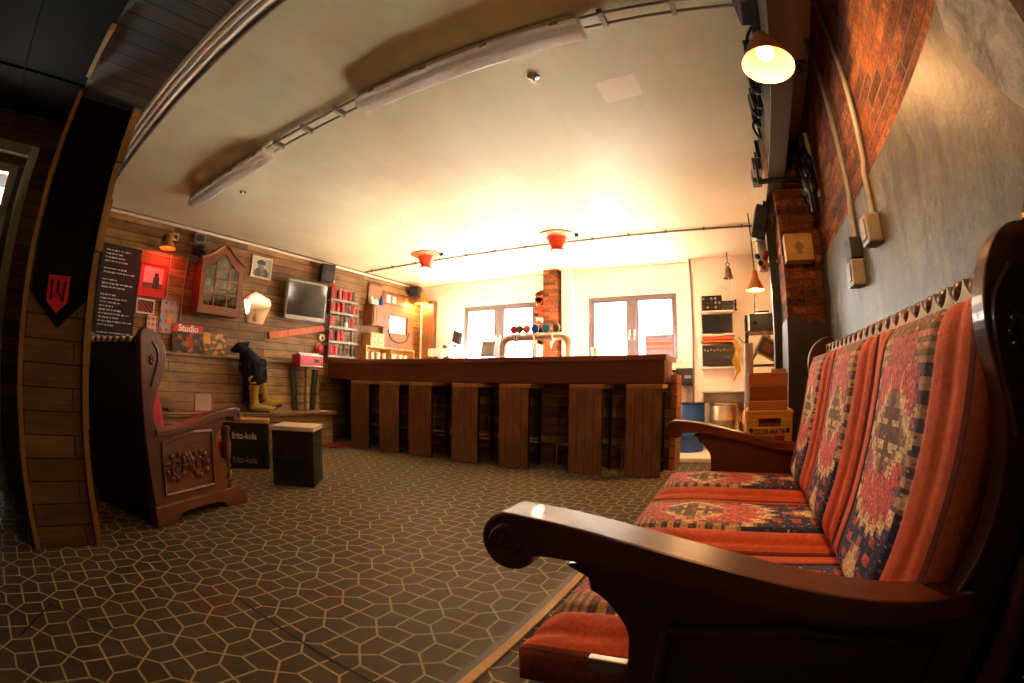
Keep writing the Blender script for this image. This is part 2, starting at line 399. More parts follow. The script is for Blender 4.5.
# partition between the rooms: end faces the bar room, header beam runs across on top
m = MB(); m.box((XL-.1, -.02, 0), (-2.35, .345, 2.12)); struct(m, 'partition', 'postplanks')
m = MB()
m.box((-2.352, -.034, 0), (-2.318, -.008, 2.12)); struct(m, 'trim_1', 'edgewood')
m = MB(); z = 0
while z < 2.1:
    h = random.uniform(.16, .4); z2 = min(z+h, 2.12); o = random.uniform(0, .018)
    m.box((-2.40, .335, z+.002), (-2.335+o, .365+o, z2)); z = z2
struct(m, 'trim_2', 'edgewood')
m = MB(); m.box((XL-.1, -.012, 2.12), (XR, .395, CEIL)); struct(m, 'header_beam', 'headplanks')
m = MB(); m.box((-2.12, -.03, 2.085), (-1.72, -.004, 2.121)); struct(m, 'trim_3', 'palewood')
m = MB(); m.box((.53, -.03, 0), (XR, .40, 2.12)); struct(m, 'partition_right', 'postplanks')
# other room
m = MB()
m.box((-3.7, -.20, 0), (-3.5, 0, CEIL)); m.box((-3.7, -2.7, 2.24), (-3.5, -.20, CEIL)); m.box((-3.7, -2.7, 0), (-3.5, -1.22, 2.24))
struct(m, 'wall_rear_left', 'wallplanks')
m = MB(); m.box((-3.9, -2.9, 0), (XR+.2, -2.7, CEIL)); struct(m, 'wall_rear', 'dark')
m = MB()
for a, b in (((-3.55, -1.22, 0), (-3.46, -1.14, 2.24)), ((-3.55, -.28, 0), (-3.46, -.2, 2.24)), ((-3.55, -1.14, 2.16), (-3.46, -.28, 2.24))): m.box(a, b, bev=.006)
fr = struct(m, 'door_1_frame', 'doorp')
m = MB()
for a, b in (((-3.58, -1.14, .02), (-3.53, -1.0, 2.16)), ((-3.58, -.42, .02), (-3.53, -.28, 2.16)), ((-3.58, -1.0, 2.04), (-3.53, -.42, 2.16)), ((-3.58, -1.0, .02), (-3.53, -.42, 1.62))): m.box(a, b)
dr = struct(m, 'door_1', 'doorp', bevel=.004)
m = MB(); m.box((-3.53, -.335, .02), (-3.50, -.282, 2.155)); m.box((-3.53, -1.14, 2.10), (-3.50, -.335, 2.155)); m.obj('door_gap_shade', 'wainscot', dr)  # dark brown strips painted as the shaded gap between frame and leaf
m = MB(); m.box((-3.56, -1.0, 1.62), (-3.55, -.42, 2.04)); m.obj('door_pane', 'pane', dr)
m = MB(); m.tube([(-3.53, -.36, 1.02), (-3.47, -.36, 1.02), (-3.465, -.47, 1.02)], .01); m.obj('door_handle', 'brushed', dr, smooth=40)
m = MB(); m.box((-.662, .45, 0), (-.632, 2.6, .006)); m.mi = 1; m.box((-.632, .45, 0), (-.60, 2.6, .009)); struct(m, 'trim_5', ['steel', 'palewood'])

m = MB(); m.prism([(-.60, 2.09), (-.37, 2.06), (-.37, 2.28), (-.60, 2.31)], CEIL-.0015, CEIL+.01, 'XY'); struct(m, 'ceiling_patch', 'patchp')
# windows
def window(n, q, mull, side):
    x0, x1, z0, z1 = q; y = YW+.015
    m = MB(); f = .05
    for a, b in (((x0, y, z0), (x0+f, y+.08, z1)), ((x1-f, y, z0), (x1, y+.08, z1)), ((x0+f, y, z0), (x1-f, y+.08, z0+f)), ((x0+f, y, z1-f), (x1-f, y+.08, z1))): m.box(a, b)
    o = struct(m, 'window_%d' % n, 'frame', bevel=.005)
    m = MB(); m.box((mull-.06, y-.012, z0+f), (mull+.06, y+.07, z1-f)); m.obj('mullion', 'frame', o, bevel=.005)
    for a, b in ((x0+f, mull-.06), (mull+.06, x1-f)):
        m = MB()
        for p, r in (((a, y+.005, z0+f), (a+.028, y+.05, z1-f)), ((b-.028, y+.005, z0+f), (b, y+.05, z1-f)), ((a, y+.005, z0+f), (b, y+.05, z0+f+.03)), ((a, y+.005, z1-f-.03), (b, y+.05, z1-f))): m.box(p, r)
        s = m.obj('sash', 'frame', o, bevel=.003)
        m = MB(); m.box((a+.02, y+.02, z0+f+.02), (b-.02, y+.026, z1-f-.02)); m.obj('pane', 'pane', s)
    for s in (-1, 1):
        m = MB(); m.box((mull+s*.035-.01, y-.03, 1.50), (mull+s*.035+.01, y-.01, 1.58)); m.tube([(mull+s*.035, y-.03, 1.54), (mull+s*.035, y-.045, 1.54), (mull+s*.035, y-.045, 1.44)], .009); m.obj('window_handle', 'whitep', o, smooth=40)
    m = MB(); m.box((x0-.04, YW-.06, z0-.03), (x1+.04, YW+.02, z0)); m.obj('window_sill', 'white', o, bevel=.004)
    return o
window(1, W1, -3.555, 1); window(2, W2, -1.455, 1)
# white poster on the right pane
p = thing('poster', 'lilac and orange paper notice taped to the pane of the right window', 'poster', (-1.07, YW-.004, 1.36))
def fn(u, v):
    if u < .04 or u > .96 or v < .04 or v > .96: return (110, 84, 140)
    if .3 < v < .38 or .5 < v < .62: return (150, 96, 50)
    if .85 < v < .9 and .25 < u < .75: return (70, 60, 80)
    if .72 < v < .78: return (140, 106, 74)
    return (138, 126, 146)
grid_print('sheet', 0, 0, 24, 30, fn, p, lambda u, v: (-.2+.4*u, 0, -.14+.28*v))

# right pier details, beam and column
m = MB(); m.box((.30, .4, 2.085), (.41, 3.46, 2.10)); m.box((.348, .4, 2.10), (.36, 3.46, 2.44)); m.box((.30, .4, 2.44), (.41, 3.46, CEIL)); struct(m, 'steel_beam', 'steel', bevel=.003)
m = MB(); m.box((.285, 3.42, 0), (.385, 3.54, 2.085)); m.mi = 1; m.box((.27, 3.41, 2.02), (.40, 3.55, 2.085)); struct(m, 'column', ['wainscot', 'steel'], bevel=.004)
m = MB(); m.box((-.60, 6.10, 0), (-.575, 6.13, CEIL)); struct(m, 'trim_6', 'frame')
m = MB(); m.box((-2.69, 6.06, 0), (-2.476, YW, CEIL)); struct(m, 'chimney_breast', 'brickf')
m = MB(); m.box((-2.44, 6.14, 0), (-2.28, YW, CEIL)); struct(m, 'trim_7', 'white')
m = MB()
for i in range(46):
    z = 1.42+random.random()*.75; x = -2.71-random.random()*.085*(1.2-abs(z-1.85)); m.box((x-.03, 6.06, z-.02), (x+.04, 6.12+random.random()*.05, z+.02), rot=Matrix.Rotation(random.uniform(-.5, .5), 3, 'Y'))
struct(m, 'chimney_rubble', 'clay')
m = MB(); m.box((-4.98, 6.2, 1.0), (-4.75, YW, 2.2)); struct(m, 'trim_8', 'brownpanel')
# skirting ledge
m = MB(); m.tube([(XL+.02, .45, 2.43), (XL+.02, 6.28, 2.43)], .016, 8); m.obj('cable_trunking', 'whitep', None, smooth=40)
tag(COL.objects['cable_trunking'], 'thin white cable trunking along the top of the planked wall', 'trunking')

# ------------------------------------------------------------------ carved settles
KR = random.Random(21)
def kil(u, v):
    """stepped kilim figure: u across -1..1 inside the stripe, v along 0..1"""
    c = kil0(u, v); f = KR.uniform(.92, 1.22)
    if KR.random() < .04: c = KR.choice([(206, 176, 130), (150, 84, 74), (70, 60, 78), (186, 92, 80)])
    return tuple(max(0, min(255, x*f)) for x in c)
def kil0(u, v):
    a = abs(u); st = lambda x, n: math.floor(x*n)/n
    A8 = st(a, 9); V = st(v, 60); cy = abs(V-.66)
    if V > .94: return (112, 90, 58) if (int(v*60)+int(a*9)) % 3 else (160, 96, 76)
    dia = cy*3.2+A8*.72
    if cy < .20:
        if (a < .12 and cy < .13) or (cy < .025 and a < .42) or (a < .28 and .05 < cy < .075): return (104, 78, 54)
        if dia < .34: return (208, 180, 132)
        if dia < .44: return (150, 108, 78)
        if dia < .60 and a > .2: return (212, 182, 136)
    edge = .37+.17*A8*A8-.03*(int(a*9) % 2)
    if V > .86: return (176, 92, 78) if A8 < .55 else ((120, 100, 70) if int(v*60) % 2 else (186, 130, 96))
    if V > edge:
        if a > .80: return (96, 78, 78) if int(v*30) % 2 else (190, 150, 112)
        if a > .66: return (168, 92, 84) if int(v*60) % 3 else (110, 88, 84)
        return (202, 98, 90) if (int(v*60)+int(a*18)) % 5 else (176, 78, 76)
    if V > edge-.05: return (216, 186, 138)
    if V > edge-.07: return (150, 112, 92)
    tri = .26-.50*A8
    if V < tri-.045: return (214, 186, 132)
    if V < tri: return (168, 108, 92)
    if abs((v % .085)-.042) < .02 and .38 < a-(.25-v)*.3 < .62: return (176, 66, 46)
    return (44, 40, 74) if (int(v*60)*3+int(a*18)) % 7 else (84, 74, 96)

def cushion(name, parent, x0, x1, path, thick, stripe=.54, flip=False, nu=76, puff=.03, crease=True):
    """upholstered pad following a side path of (y, z) points; stripe woven down the middle"""
    bm = bmesh.new(); lay = bm.loops.layers.float_color.new('Col')
    P = []
    for (a, b) in zip(path, path[1:]):
        for k2 in range(40):
            t = k2/40; P.append((a[0]+(b[0]-a[0])*t, a[1]+(b[1]-a[1])*t))
    P.append(path[-1]); nv = len(P)-1
    # smooth
    for _ in range(30): P = [P[0]]+[((P[i-1][0]+2*P[i][0]+P[i+1][0])/4, (P[i-1][1]+2*P[i][1]+P[i+1][1])/4) for i in range(1, nv)]+[P[-1]]
    T = []; B = []
    for j, (y, z) in enumerate(P):
        a = P[max(j-1, 0)]; b = P[min(j+1, nv)]; ty, tz = b[0]-a[0], b[1]-a[1]; L = math.hypot(ty, tz); ny, nz = -tz/L, ty/L
        if flip: ny, nz = -ny, -nz
        v = j/nv; rt = []; rb = []
        for i in range(nu+1):
            s = 2*i/nu-1
            e = (1-abs(s)**8)*(1-abs(2*v-1)**12)
            h = thick*(.84+.16*e) + puff*math.cos(s*PI/2)*e
            if crease: h -= .010*math.exp(-((abs(s)-stripe)/.035)**2) + .006*math.exp(-((abs(s)-.8)/.05)**2)*random.uniform(.8, 1.2)
            x = x0+(x1-x0)*(i/nu)
            rt.append(bm.verts.new((x, y+ny*h, z+nz*h))); rb.append(bm.verts.new((x, y, z)))
        T.append(rt); B.append(rb)
    def f(vs, c):
        q = bm.faces.new(vs); q.smooth = True
        for l in q.loops: l[lay] = c
    OR = lin((204, 84, 30)); DK = lin((120, 40, 24)); PIP = lin((70, 34, 30))
    for j in range(nv):
        for i in range(nu):
            s = 2*(i+.5)/nu-1; v = (j+.5)/nv
            if abs(s) < stripe: c = lin(kil(s/stripe, v))
            elif abs(s) < stripe+.05: c = PIP
            elif abs(s) > .95: c = DK
            else: c = OR
            f([T[j][i], T[j][i+1], T[j+1][i+1], T[j+1][i]], c)
            f([B[j][i], B[j+1][i], B[j+1][i+1], B[j][i+1]], DK)
        f([T[j][0], T[j+1][0], B[j+1][0], B[j][0]], OR); f([T[j][nu], B[j][nu], B[j+1][nu], T[j+1][nu]], OR)
    for i in range(nu):
        c = OR if abs(2*(i+.5)/nu-1) > stripe else lin((60, 50, 76))
        f([T[0][i], B[0][i], B[0][i+1], T[0][i+1]], c); f([T[nv][i], T[nv][i+1], B[nv][i+1], B[nv][i]], c)
    bmesh.ops.recalc_face_normals(bm, faces=bm.faces[:])
    me = bpy.data.meshes.new(name); bm.to_mesh(me); bm.free(); me.materials.append(M['kilim'])
    o = bpy.data.objects.new(name, me); COL.objects.link(o); o.parent = parent; return o

def spline(pts, n=8):
    out = []
    for i in range(len(pts)-1):
        p0 = pts[max(i-1, 0)]; p1 = pts[i]; p2 = pts[i+1]; p3 = pts[min(i+2, len(pts)-1)]
        for k2 in range(n):
            t = k2/n
            out.append(tuple(.5*((2*b)+(-a+c)*t+(2*a-5*b+4*c-dd)*t*t+(-a+3*b-3*c+dd)*t**3) for a, b, c, dd in zip(p0, p1, p2, p3)))
    out.append(pts[-1]); return out

def settle(t, W, n, wood_, woodtop, woodz, cols=True, plain_cushion=False, wingp=None, lift=0):
    h = W/2; T = .05
    for s in (-1, 1):
        xo = s*h; xi = s*(h-T)
        # back upright with the wing
        wing = [(.01, .10), (-.075, 1.02), (-.06, 1.05)] + spline(wingp or [(-.04, 1.062), (.02, 1.05), (.09, 1.005), (.128, .955), (.134, .89), (.112, .81), (.078, .74), (.05, .67), (.042, .62), (.055, .57), (.085, .53)], 5) + [(.09, .10)]
        m = MB(); m.prism(wing, xo, xi, 'YZ'); wg = m.obj('wing_panel', woodz, t, bevel=.006)
        m = MB()
        fl = spline([(.02, .99), (.06, .95), (.068, .90), (.05, .84), (.02, .76)], 6)
        m.tube([(xo+s*.002, a, b) for a, b in fl], .007, 6)
        for q in range(5): m.ball((xo+s*.004, .018+.012*math.cos(q*1.256), .90+.018*math.sin(q*1.256)), .011, (.6, 1, 1), 8, 6)
        m.obj('carved_relief', woodz, wg, smooth=60)
        # side panel with the C shaped cut behind the scroll
        pan = [(.06, .10), (.72, .10), (.72, .27), (.70, .30)] + spline([(.655, .315), (.612, .35), (.592, .41), (.60, .47), (.635, .515), (.66, .53)], 5) + [(.665, .55), (.70, .565), (.60, .60), (.35, .565), (.06, .50)]
        pan = [(a, b+(lift*a/.78 if b > .45 else 0)) for a, b in pan]
        m = MB(); m.prism(pan, xo-s*.006, xi+s*.004, 'YZ'); sp = m.obj('side_panel', wood_, t, bevel=.004)
        m = MB()
        fr = [(.10, .17), (.54, .17), (.54, .50), (.36, .505), (.10, .455)]
        for a, b in zip(fr, fr[1:]+fr[:1]): m.tube([(xo-s*.004, a[0], a[1]), (xo-s*.004, b[0], b[1])], .011, 6)
        cr_ = random.Random(8)
        for s2 in (-1, 1):                      # leafy scrolls either side of a central rosette
            cx_, cz_ = .31+s2*.10, .315
            m.tube([(xo-s*.003, cx_+s2*(.065-.0028*q)*math.cos(q*.48+2.6), cz_+(.065-.0028*q)*math.sin(q*.48+2.6)) for q in range(20)], [.012-.0003*q for q in range(20)], 6)
            for q in range(9):
                a0 = q*.7; m.ball((xo-s*.002, cx_+.075*math.cos(a0)+cr_.uniform(-.01, .01), cz_+.07*math.sin(a0)), .020, (.5, cr_.uniform(.7, 1.5), cr_.uniform(.6, 1.2)), 8, 6)
        for q in range(6): m.ball((xo-s*.002, .31+.032*math.cos(q*1.047), .345+.032*math.sin(q*1.047)), .020, (.5, 1, 1), 8, 6)
        m.ball((xo-s*.002, .31, .345), .02, (.7, 1, 1), 10, 6); m.obj('carved_relief', wood_, sp, smooth=60)
        # arm rest with rolled scroll
        top = spline([(.05, .535), (.16, .535), (.30, .555), (.46, .59), (.60, .618), (.70, .632), (.765, .636)], 5)
        cy, cz, r = .782, .592, .046
        arc = [(cy+r*math.cos(a), cz+r*math.sin(a)) for a in [PI*.5-.25*q for q in range(1, 17)]]
        arc = [p for p in arc]
        low = spline([(.745, .575), (.70, .578), (.60, .572), (.45, .545), (.30, .512), (.16, .495), (.05, .495)], 5)
        LF = lambda pp: [(a, b+lift*a/.78) for a, b in pp]
        m = MB(); m.prism(LF(top+arc+low), xo+s*.012, xo-s*.072, 'YZ'); ar = m.obj('arm_rest', woodtop, t, bevel=.009)
        m = MB()
        for q in (0,):
            sw = [(xo+s*.013, cy+(.03-.0016*k3)*math.cos(k3*.55), cz+(.03-.0016*k3)*math.sin(k3*.55)) for k3 in range(16)]
            m.tube([(a, b, c+lift) for a, b, c in sw], .004, 5)
        m.obj('scroll', woodtop, ar, smooth=60)
        # plinth with bracket feet
        pl = [(-.005, 0), (.16, 0), (.18, .035), (.24, .055), (.56, .055), (.62, .035), (.64, 0), (.86, 0), (.865, .03), (.83, .085), (.76, .12), (-.005, .12)]
        m = MB(); m.prism(pl, xo+s*.014, xi-s*.004, 'YZ'); m.obj('foot_rail', wood_, t, bevel=.006)
        if cols:
            m = MB(); pts = []; xx = xo-s*.022
            m.lathe([(.026, .12), (.03, .14), (.024, .16), (.026, .42), (.03, .44), (.026, .47), (.034, .5), (.03, .52)], (xx, .70, 0), n=14)
            for k3 in range(2): m.tube([(xx+.024*math.cos(a*.7+k3*PI), .70+.024*math.sin(a*.7+k3*PI), .16+.26*a/24) for a in range(25)], .009, 6)
            m.obj('spiral_column', wood_, t, smooth=50)
    # back board, crest and beads
    m = MB(); m.prism([(.0, .10), (.03, .10), (-.035, .985), (-.065, .985)], -h+T*.8, h-T*.8, 'YZ'); m.obj('back_board', 'backcloth', t)
    nb = max(6, int(round((W-2*T)/.085))); st = (W-2*T-.03)/nb
    m = MB(); pr = [(-h+T, .93)]
    for q in range(nb):
        xa = -h+T+.015+q*st
        for k3 in range(9):
            a = k3/8; pr.append((xa+st*a, 1.018-.036*math.sin(PI*a)**.7))
    pr.append((h-T, .93)); m.prism(pr, -.052, -.012, 'XZ'); m.obj('scalloped_crest', 'lace', t)
    for q in range(nb):
        m = MB(); m.lathe([(.0, -.012), (.016, -.006), (.025, .010), (.024, .020), (.015, .033), (.0, .037)], (-h+T+.015+(q+.5)*st, -.03, .985), n=12); m.obj('crest_bead', 'bead', t, smooth=60)
    # seat frame
    m = MB(); m.box((-h+T, .725, .11), (h-T, .75, .312)); m.box((-h+T, .08, .27), (h-T, .75, .305)); m.obj('seat_frame', wood_, t, bevel=.004)
    m = MB(); m.prism([(-h+T, .10), (-h+T+.1, .075), (h-T-.1, .075), (h-T, .10), (h-T, .14), (-h+T, .14)], .75, .763, 'XZ'); m.obj('apron', wood_, t)
    cw = (W-2*T)/n
    for q in range(n):
        x0 = -h+T+q*cw+.002; x1 = x0+cw-.004
        if plain_cushion:
            m = MB(); m.box((x0, .17, .312), (x1, .80, .435), bev=.03); m.obj('seat_cushion', 'redcush', t, smooth=60)
            m = MB(); m.prism([(.10, .435), (.20, .435), (.09, .93), (-.015, .95)], x0, x1, 'YZ'); m.obj('back_cushion', 'redcush', t, bevel=.02)
        else:
            cushion('seat_cushion', t, x0, x1, [(.09, .300), (.35, .312), (.60, .322), (.79, .312)], .085, flip=False)
            cushion('back_cushion', t, x0, x1, [(.085, .385), (.05, .53), (.018, .71), (-.022, .945)], .10, flip=True, puff=.024)

sofa = thing('settle', 'long carved wooden settle with orange kilim cushions along the plastered wall', 'settle', (.468, 1.525, 0), math.radians(90.3))
settle(sofa, 1.85, 3, 'oak', 'oaktop', 'oak', cols=False, lift=.024, wingp=[(-.045, 1.062), (.0, 1.055), (.04, 1.03), (.072, .985), (.084, .93), (.074, .87), (.052, .81), (.040, .74), (.044, .66), (.058, .59), (.085, .535)])
m = MB(); m.box((-.885, .60, .375), (-.868, .665, .402), bev=.003); tg = m.obj('metal_clip', 'brushed', sofa); tg['label'] = 'small steel clip on the near seat edge'
# small steel tag on the near seat edge
throne = thing('armchair', 'carved high-backed wooden armchair with scrolled arms and red cushion beside the planked partition', 'armchair', (0, 0, 0), math.radians(21))
throne.location = Vector((-2.508, .767, 0)) + Matrix.Rotation(math.radians(21), 3, 'Z') @ Vector((-.38, 0, 0))
settle(throne, .76, 1, 'oak2', 'oak2', 'oakz', plain_cushion=True)

# ------------------------------------------------------------------ bar and stools
bar = thing('bar_counter', 'long dark wooden bar counter with a plank front beneath the windows', 'bar counter', (-2.85, 4.6, 0))
bx0, bx1 = XL+2.85+.005, -.66+2.85
m = MB(); m.box((bx0, -.36, 1.06), (bx1, .35, 1.112)); m.obj('counter_top', 'bartop', bar, bevel=.006)
m = MB(); m.prism([(-.345, 1.06), (-.30, 1.06), (-.30, .845), (-.335, .845)], bx0, bx1-.02, 'YZ'); m.obj('fascia', 'bar', bar, bevel=.004)
m = MB(); m.prism([(-.30, 1.06), (.30, 1.06), (.30, .86), (-.30, .86)], bx0, bx1-.04, 'YZ'); m.mi = 0; m.obj('top_support', 'bar', bar)
m = MB(); m.box((bx0, .0, 0.02), (bx1, .04, .86)); m.obj('front_panel', 'barplanks', bar)
m = MB(); m.box((bx1, -.08, 0), (bx1+.06, .32, .93)); m.obj('end_panel', 'barend', bar, bevel=.003)
m = MB(); m.box((bx0, -.05, 0), (bx1, .0, .10)); m.obj('kick_board', 'bar', bar)
m = MB(); m.box((bx0, -.02, 0), (bx0+.55, .0, .84)); m.box((bx0+.27, -.03, 0), (bx0+.285, -.02, .84)); m.obj('side_door', 'oak', bar)
m = MB(); m.tube([(bx0+.6, -.10, .22), (bx1-.05, -.10, .22)], .016, 10); fr_ = m.obj('foot_rail', 'chrome', bar, smooth=40)
for x in (-1.55, -.3, 1.02, 1.72):
    m = MB(); m.tube([(x, -.10, .012), (x, -.10, .22)], .011, 10); m.lathe([(.04, 0), (.04, .006), (.015, .016)], (x, -.10, 0), n=16); m.obj('rail_post', 'chrome', bar, smooth=40)

def stool():
    t = thing('bar_stool', '', 'bar stool', (0, 0, 0), 0, 'bar stools tucked under the counter')
    m = MB(); a = .1625
    prof = [(-a, .0), (a, .0), (a+.002, .80)] + [(a-2*a*k2/10, .80+.02*math.sin(PI*k2/10)) for k2 in range(1, 10)] + [(-a-.002, .80)]
    m.prism([(x, z+.005) for x, z in prof], -.018, .018, 'XZ'); sl = m.obj('front_board', 'slab', t, bevel=.003)
    m = MB(); m.box((-a, -.022, .80), (a+.01, .36, .838), bev=.008); m.obj('seat', 'seatw', t)
    for s in (-1, 1):
        m = MB(); m.box((s*.14-.014, .30, .0), (s*.14+.014, .328, .80)); m.obj('leg', 'blackmetal', t, bevel=.003)
        m = MB(); m.box((s*.14-.010, .018, .765), (s*.14+.010, .30, .795)); m.obj('side_rail', 'blackmetal', t)
        m = MB(); m.box((s*.14-.010, .018, .12), (s*.14+.010, .30, .145)); m.obj('side_rail', 'blackmetal', t)
    m = MB(); m.tube([(-.13, .314, .27), (.13, .314, .27)], .011, 8); m.obj('foot_bar', 'brushed', t, smooth=40)
    return t
SX = [-4.29, -3.785, -3.314, -2.712, -2.138, -1.395, -.845]
SL = ['first bar stool from the planked wall, half in shadow', 'second bar stool from the planked wall, close beside the first', 'third bar stool from the planked wall, front of the black screened pair of legs',
      'fourth bar stool from the planked wall, at the middle of the counter', 'fifth bar stool from the planked wall, in front of the chrome beer tap',
      'second bar stool from the free end of the counter, beside a wide gap', 'last bar stool at the free end of the counter, near the blue drum']
SL[2] = 'third bar stool from the planked wall, just short of the middle of the counter'
st0 = stool()
for i, x in enumerate(SX):
    o = st0 if i == 0 else dup(st0)
    o.location = (x, 4.13, 0); o['label'] = SL[i]
    o.rotation_euler = (0, 0, (.02, -.02, .015, 0, .01, -.03, .03)[i])
m = MB(); m.box((-4.98, 3.75, .001), (-4.45, 4.22, .012), bev=.004); tag(m.obj('rug', 'mat'), 'small red rug on the tiles before the dark end of the bar', 'rug')

# ------------------------------------------------------------------ planked bench and things along the left wall
b = thing('wall_bench', 'built-in plank bench with tall back along the planked wall', 'bench', (XL, 2.6, 0))
m = MB(); m.prism([(.0, .0), (.16, .44), (.16, .46), (.055, 1.03), (.0, 1.03)], -1.35, 1.40, 'XZ') if False else None
m = MB(); m.prism([(.005, .0), (.15, .0), (.15, .42), (.075, 1.02), (.005, 1.02)], 0, 1, 'XZ'); 
for v in m.b.verts: v.co.y = -1.35 if v.co.y < .5 else 1.40
m.obj('back', 'benchplanks', b)
m = MB(); m.box((.005, -1.36, 1.02), (.13, 1.41, 1.045), bev=.004); m.obj('ledge', 'benchplanks', b)
m = MB(); m.box((.15, -1.35, .40), (.50, 1.40, .435), bev=.005); m.obj('seat', 'benchplanks', b)
m = MB(); m.box((.40, -1.33, 0), (.43, 1.38, .40)); m.obj('front_panel', 'benchplanks', b)

def crate_stool(name, label, loc, rz, w, dd, h, topmat, logo):
    t = thing(name, label, 'crate stool', loc, rz)
    m = MB(); th = .02
    m.box((-w/2, -dd/2, 0), (-w/2+th, dd/2, h)); m.box((w/2-th, -dd/2, 0), (w/2, dd/2, h)); m.box((-w/2+th, dd/2-th, 0), (w/2-th, dd/2, h)); m.box((-w/2+th, -dd/2, 0), (w/2-th, -dd/2+th, h))
    m.box((-w/2, -dd/2-.006, h*.48), (w/2, -dd/2, h*.52)); m.box((-w/2, -dd/2-.006, h-.03), (w/2, -dd/2, h)); m.box((-w/2, -dd/2-.006, 0), (w/2, -dd/2, .03))
    for z in (.10, .33): m.box((w/2, -dd*.32, z*h/.43), (w/2+.008, dd*.32, z*h/.43+.015))
    m.obj('crate', 'black', t, bevel=.004)
    for z in (.14, .36):
        m = MB(); m.box((w/2+.0005, -dd*.2, z*h/.43-.02), (w/2+.004, dd*.2, z*h/.43+.012)); m.obj('hand_hole', 'dark', t)
    m = MB(); m.box((-w/2-.006, -dd/2-.01, h), (w/2+.006, dd/2+.006, h+.035), bev=.006); m.obj('top', topmat, t)
    for zz, s, mt in logo: text('lettering', 'fritz-kola', mt, s, (0, -dd/2-.0075, zz), (PI/2, 0, 0), t, .78, .0012)
    return t
crate_stool('crate_stool', 'black drinks crate stool with a pale padded top, standing out on the tiles', (-3.125, 2.275, 0), math.radians(39), .345, .345, .435, 'whitep', [(.25, .05, 'dark')])
crate_stool('crate_stool', 'black lettered drinks crate with a wooden top pushed against the plank bench', (-3.92, 2.22, 0), math.radians(54), .46, .24, .42, 'palewood', [(.30, .085, 'whitep'), (.08, .085, 'conduit')])

# magazines on the ledge
def mag(name, label, y0, y1, z1, fn, x=XL+.055, title=None):
    zb = 1.047
    t = thing(name, label, 'magazine', (x, (y0+y1)/2, zb), 0)
    w_ = (y1-y0)/2; h = z1-zb
    m = MB(); m.box((-.012, -w_, 0), (0, w_, h)); m.obj('pages', 'paper', t)
    c = grid_print('cover', 0, 0, 34, 34, fn, t, lambda u, v: (.001, -w_+2*w_*u, h*v))
    t.rotation_euler = (0, -.08, 0)
    return t
def fn(u, v):
    if v > .74: return (206, 24, 26)
    r = math.sin(u*9+4*math.sin(v*6))+math.sin(v*13-3*math.cos(u*8))+KR.uniform(-.7, .7)
    if r > 1: return (186, 96, 40)
    if .45 < u < .65 and .2 < v < .6: return (176, 40, 24)
    return (92, 56, 30) if r > -.2 else (38, 44, 48)
t = mag('magazine', 'magazine with red title band on the bench ledge, nearer the armchair', 1.84, 2.24, 1.36, fn)
text('title', 'Studio', 'paper', .105, (.004, 0, .27), (PI/2, 0, PI/2), t, 1, .003)
def fn(u, v):
    r = math.sin(u*7+4*math.sin(v*8+1))+math.sin(v*11-3*math.cos(u*9))+KR.uniform(-.7, .7)
    if u < .3 and v > .5: return (220, 160, 40)
    if r > .8: return (206, 140, 60)
    return (150, 100, 44) if r > -.1 else (84, 80, 40)
mag('magazine', 'yellow picture magazine on the bench ledge, beside the black shaggy figure', 2.25, 2.57, 1.30, fn)
# upright sign on the bench
t = thing('table_sign', 'white notice card with a pink border standing upright on the plank bench', 'sign', (XL+.40, 2.11, .437), 0, rot=(0, 0, -.5))
m = MB(); m.box((-.006, -.11, 0), (.006, .11, .21)); m.box((-.05, -.11, 0), (.05, .11, .006)); m.obj('holder', 'signpink', t)
m = MB(); m.box((.006, -.095, .018), (.008, .095, .195)); m.obj('card', 'paper', t)

# black shaggy figure with cowboy boots
t = thing('shaggy_figure', 'black shaggy animal-like figure wearing mustard cowboy boots on the plank bench', 'figure', (XL+.32, 2.83, .437))
m = MB(); S = lambda pts, r, n=10: m.tube(pts, r, n)
S([(-.02, .02, .16), (-.02, .02, .30), (-.03, -.01, .46), (-.03, -.04, .56), (-.03, -.12, .66), (-.03, -.17, .72)], [.09, .14, .15, .13, .085, .05], 14)
m.ball((-.03, -.19, .71), .075, (1, 1.25, .85), 14, 8, .08); m.ball((-.03, -.27, .68), .042, (1, 1.3, .8), 10, 6, .08)
m.ball((-.03, .12, .55), .07, (1, 1, .9), 10, 7, .1)
for k2 in range(2): S([(-.07+.08*k2, -.13, .74), (-.07+.08*k2, -.10, .785)], [.03, .012], 8)
S([(.0, -.02, .2), (.0, -.04, .10), (.0, -.06, .05)], [.07, .05, .045]); S([(.02, .10, .22), (.02, .14, .14), (.02, .16, .10)], [.07, .05, .045])
rr = random.Random(3)
for k2 in range(260):
    z = rr.uniform(.14, .62); a = rr.uniform(0, 2*PI); r0 = .13
    y = .02-(.06 if z > .5 else 0)+r0*math.sin(a); x = -.02+r0*.95*math.cos(a)
    m.tube([(x, y, z), (x*1.12, y*1.05+.012*math.sin(a), z-.045), (x*1.1, y*1.08, z-.085)], [.011, .008, .001], 4, False)
m.obj('body', 'fur', t, smooth=70)
m = MB(); m.tube([(.11, -.10, .40), (.13, -.15, .36), (.13, -.12, .32), (.12, -.05, .33)], .012, 8); m.obj('strap', 'brownpanel', t, smooth=50)
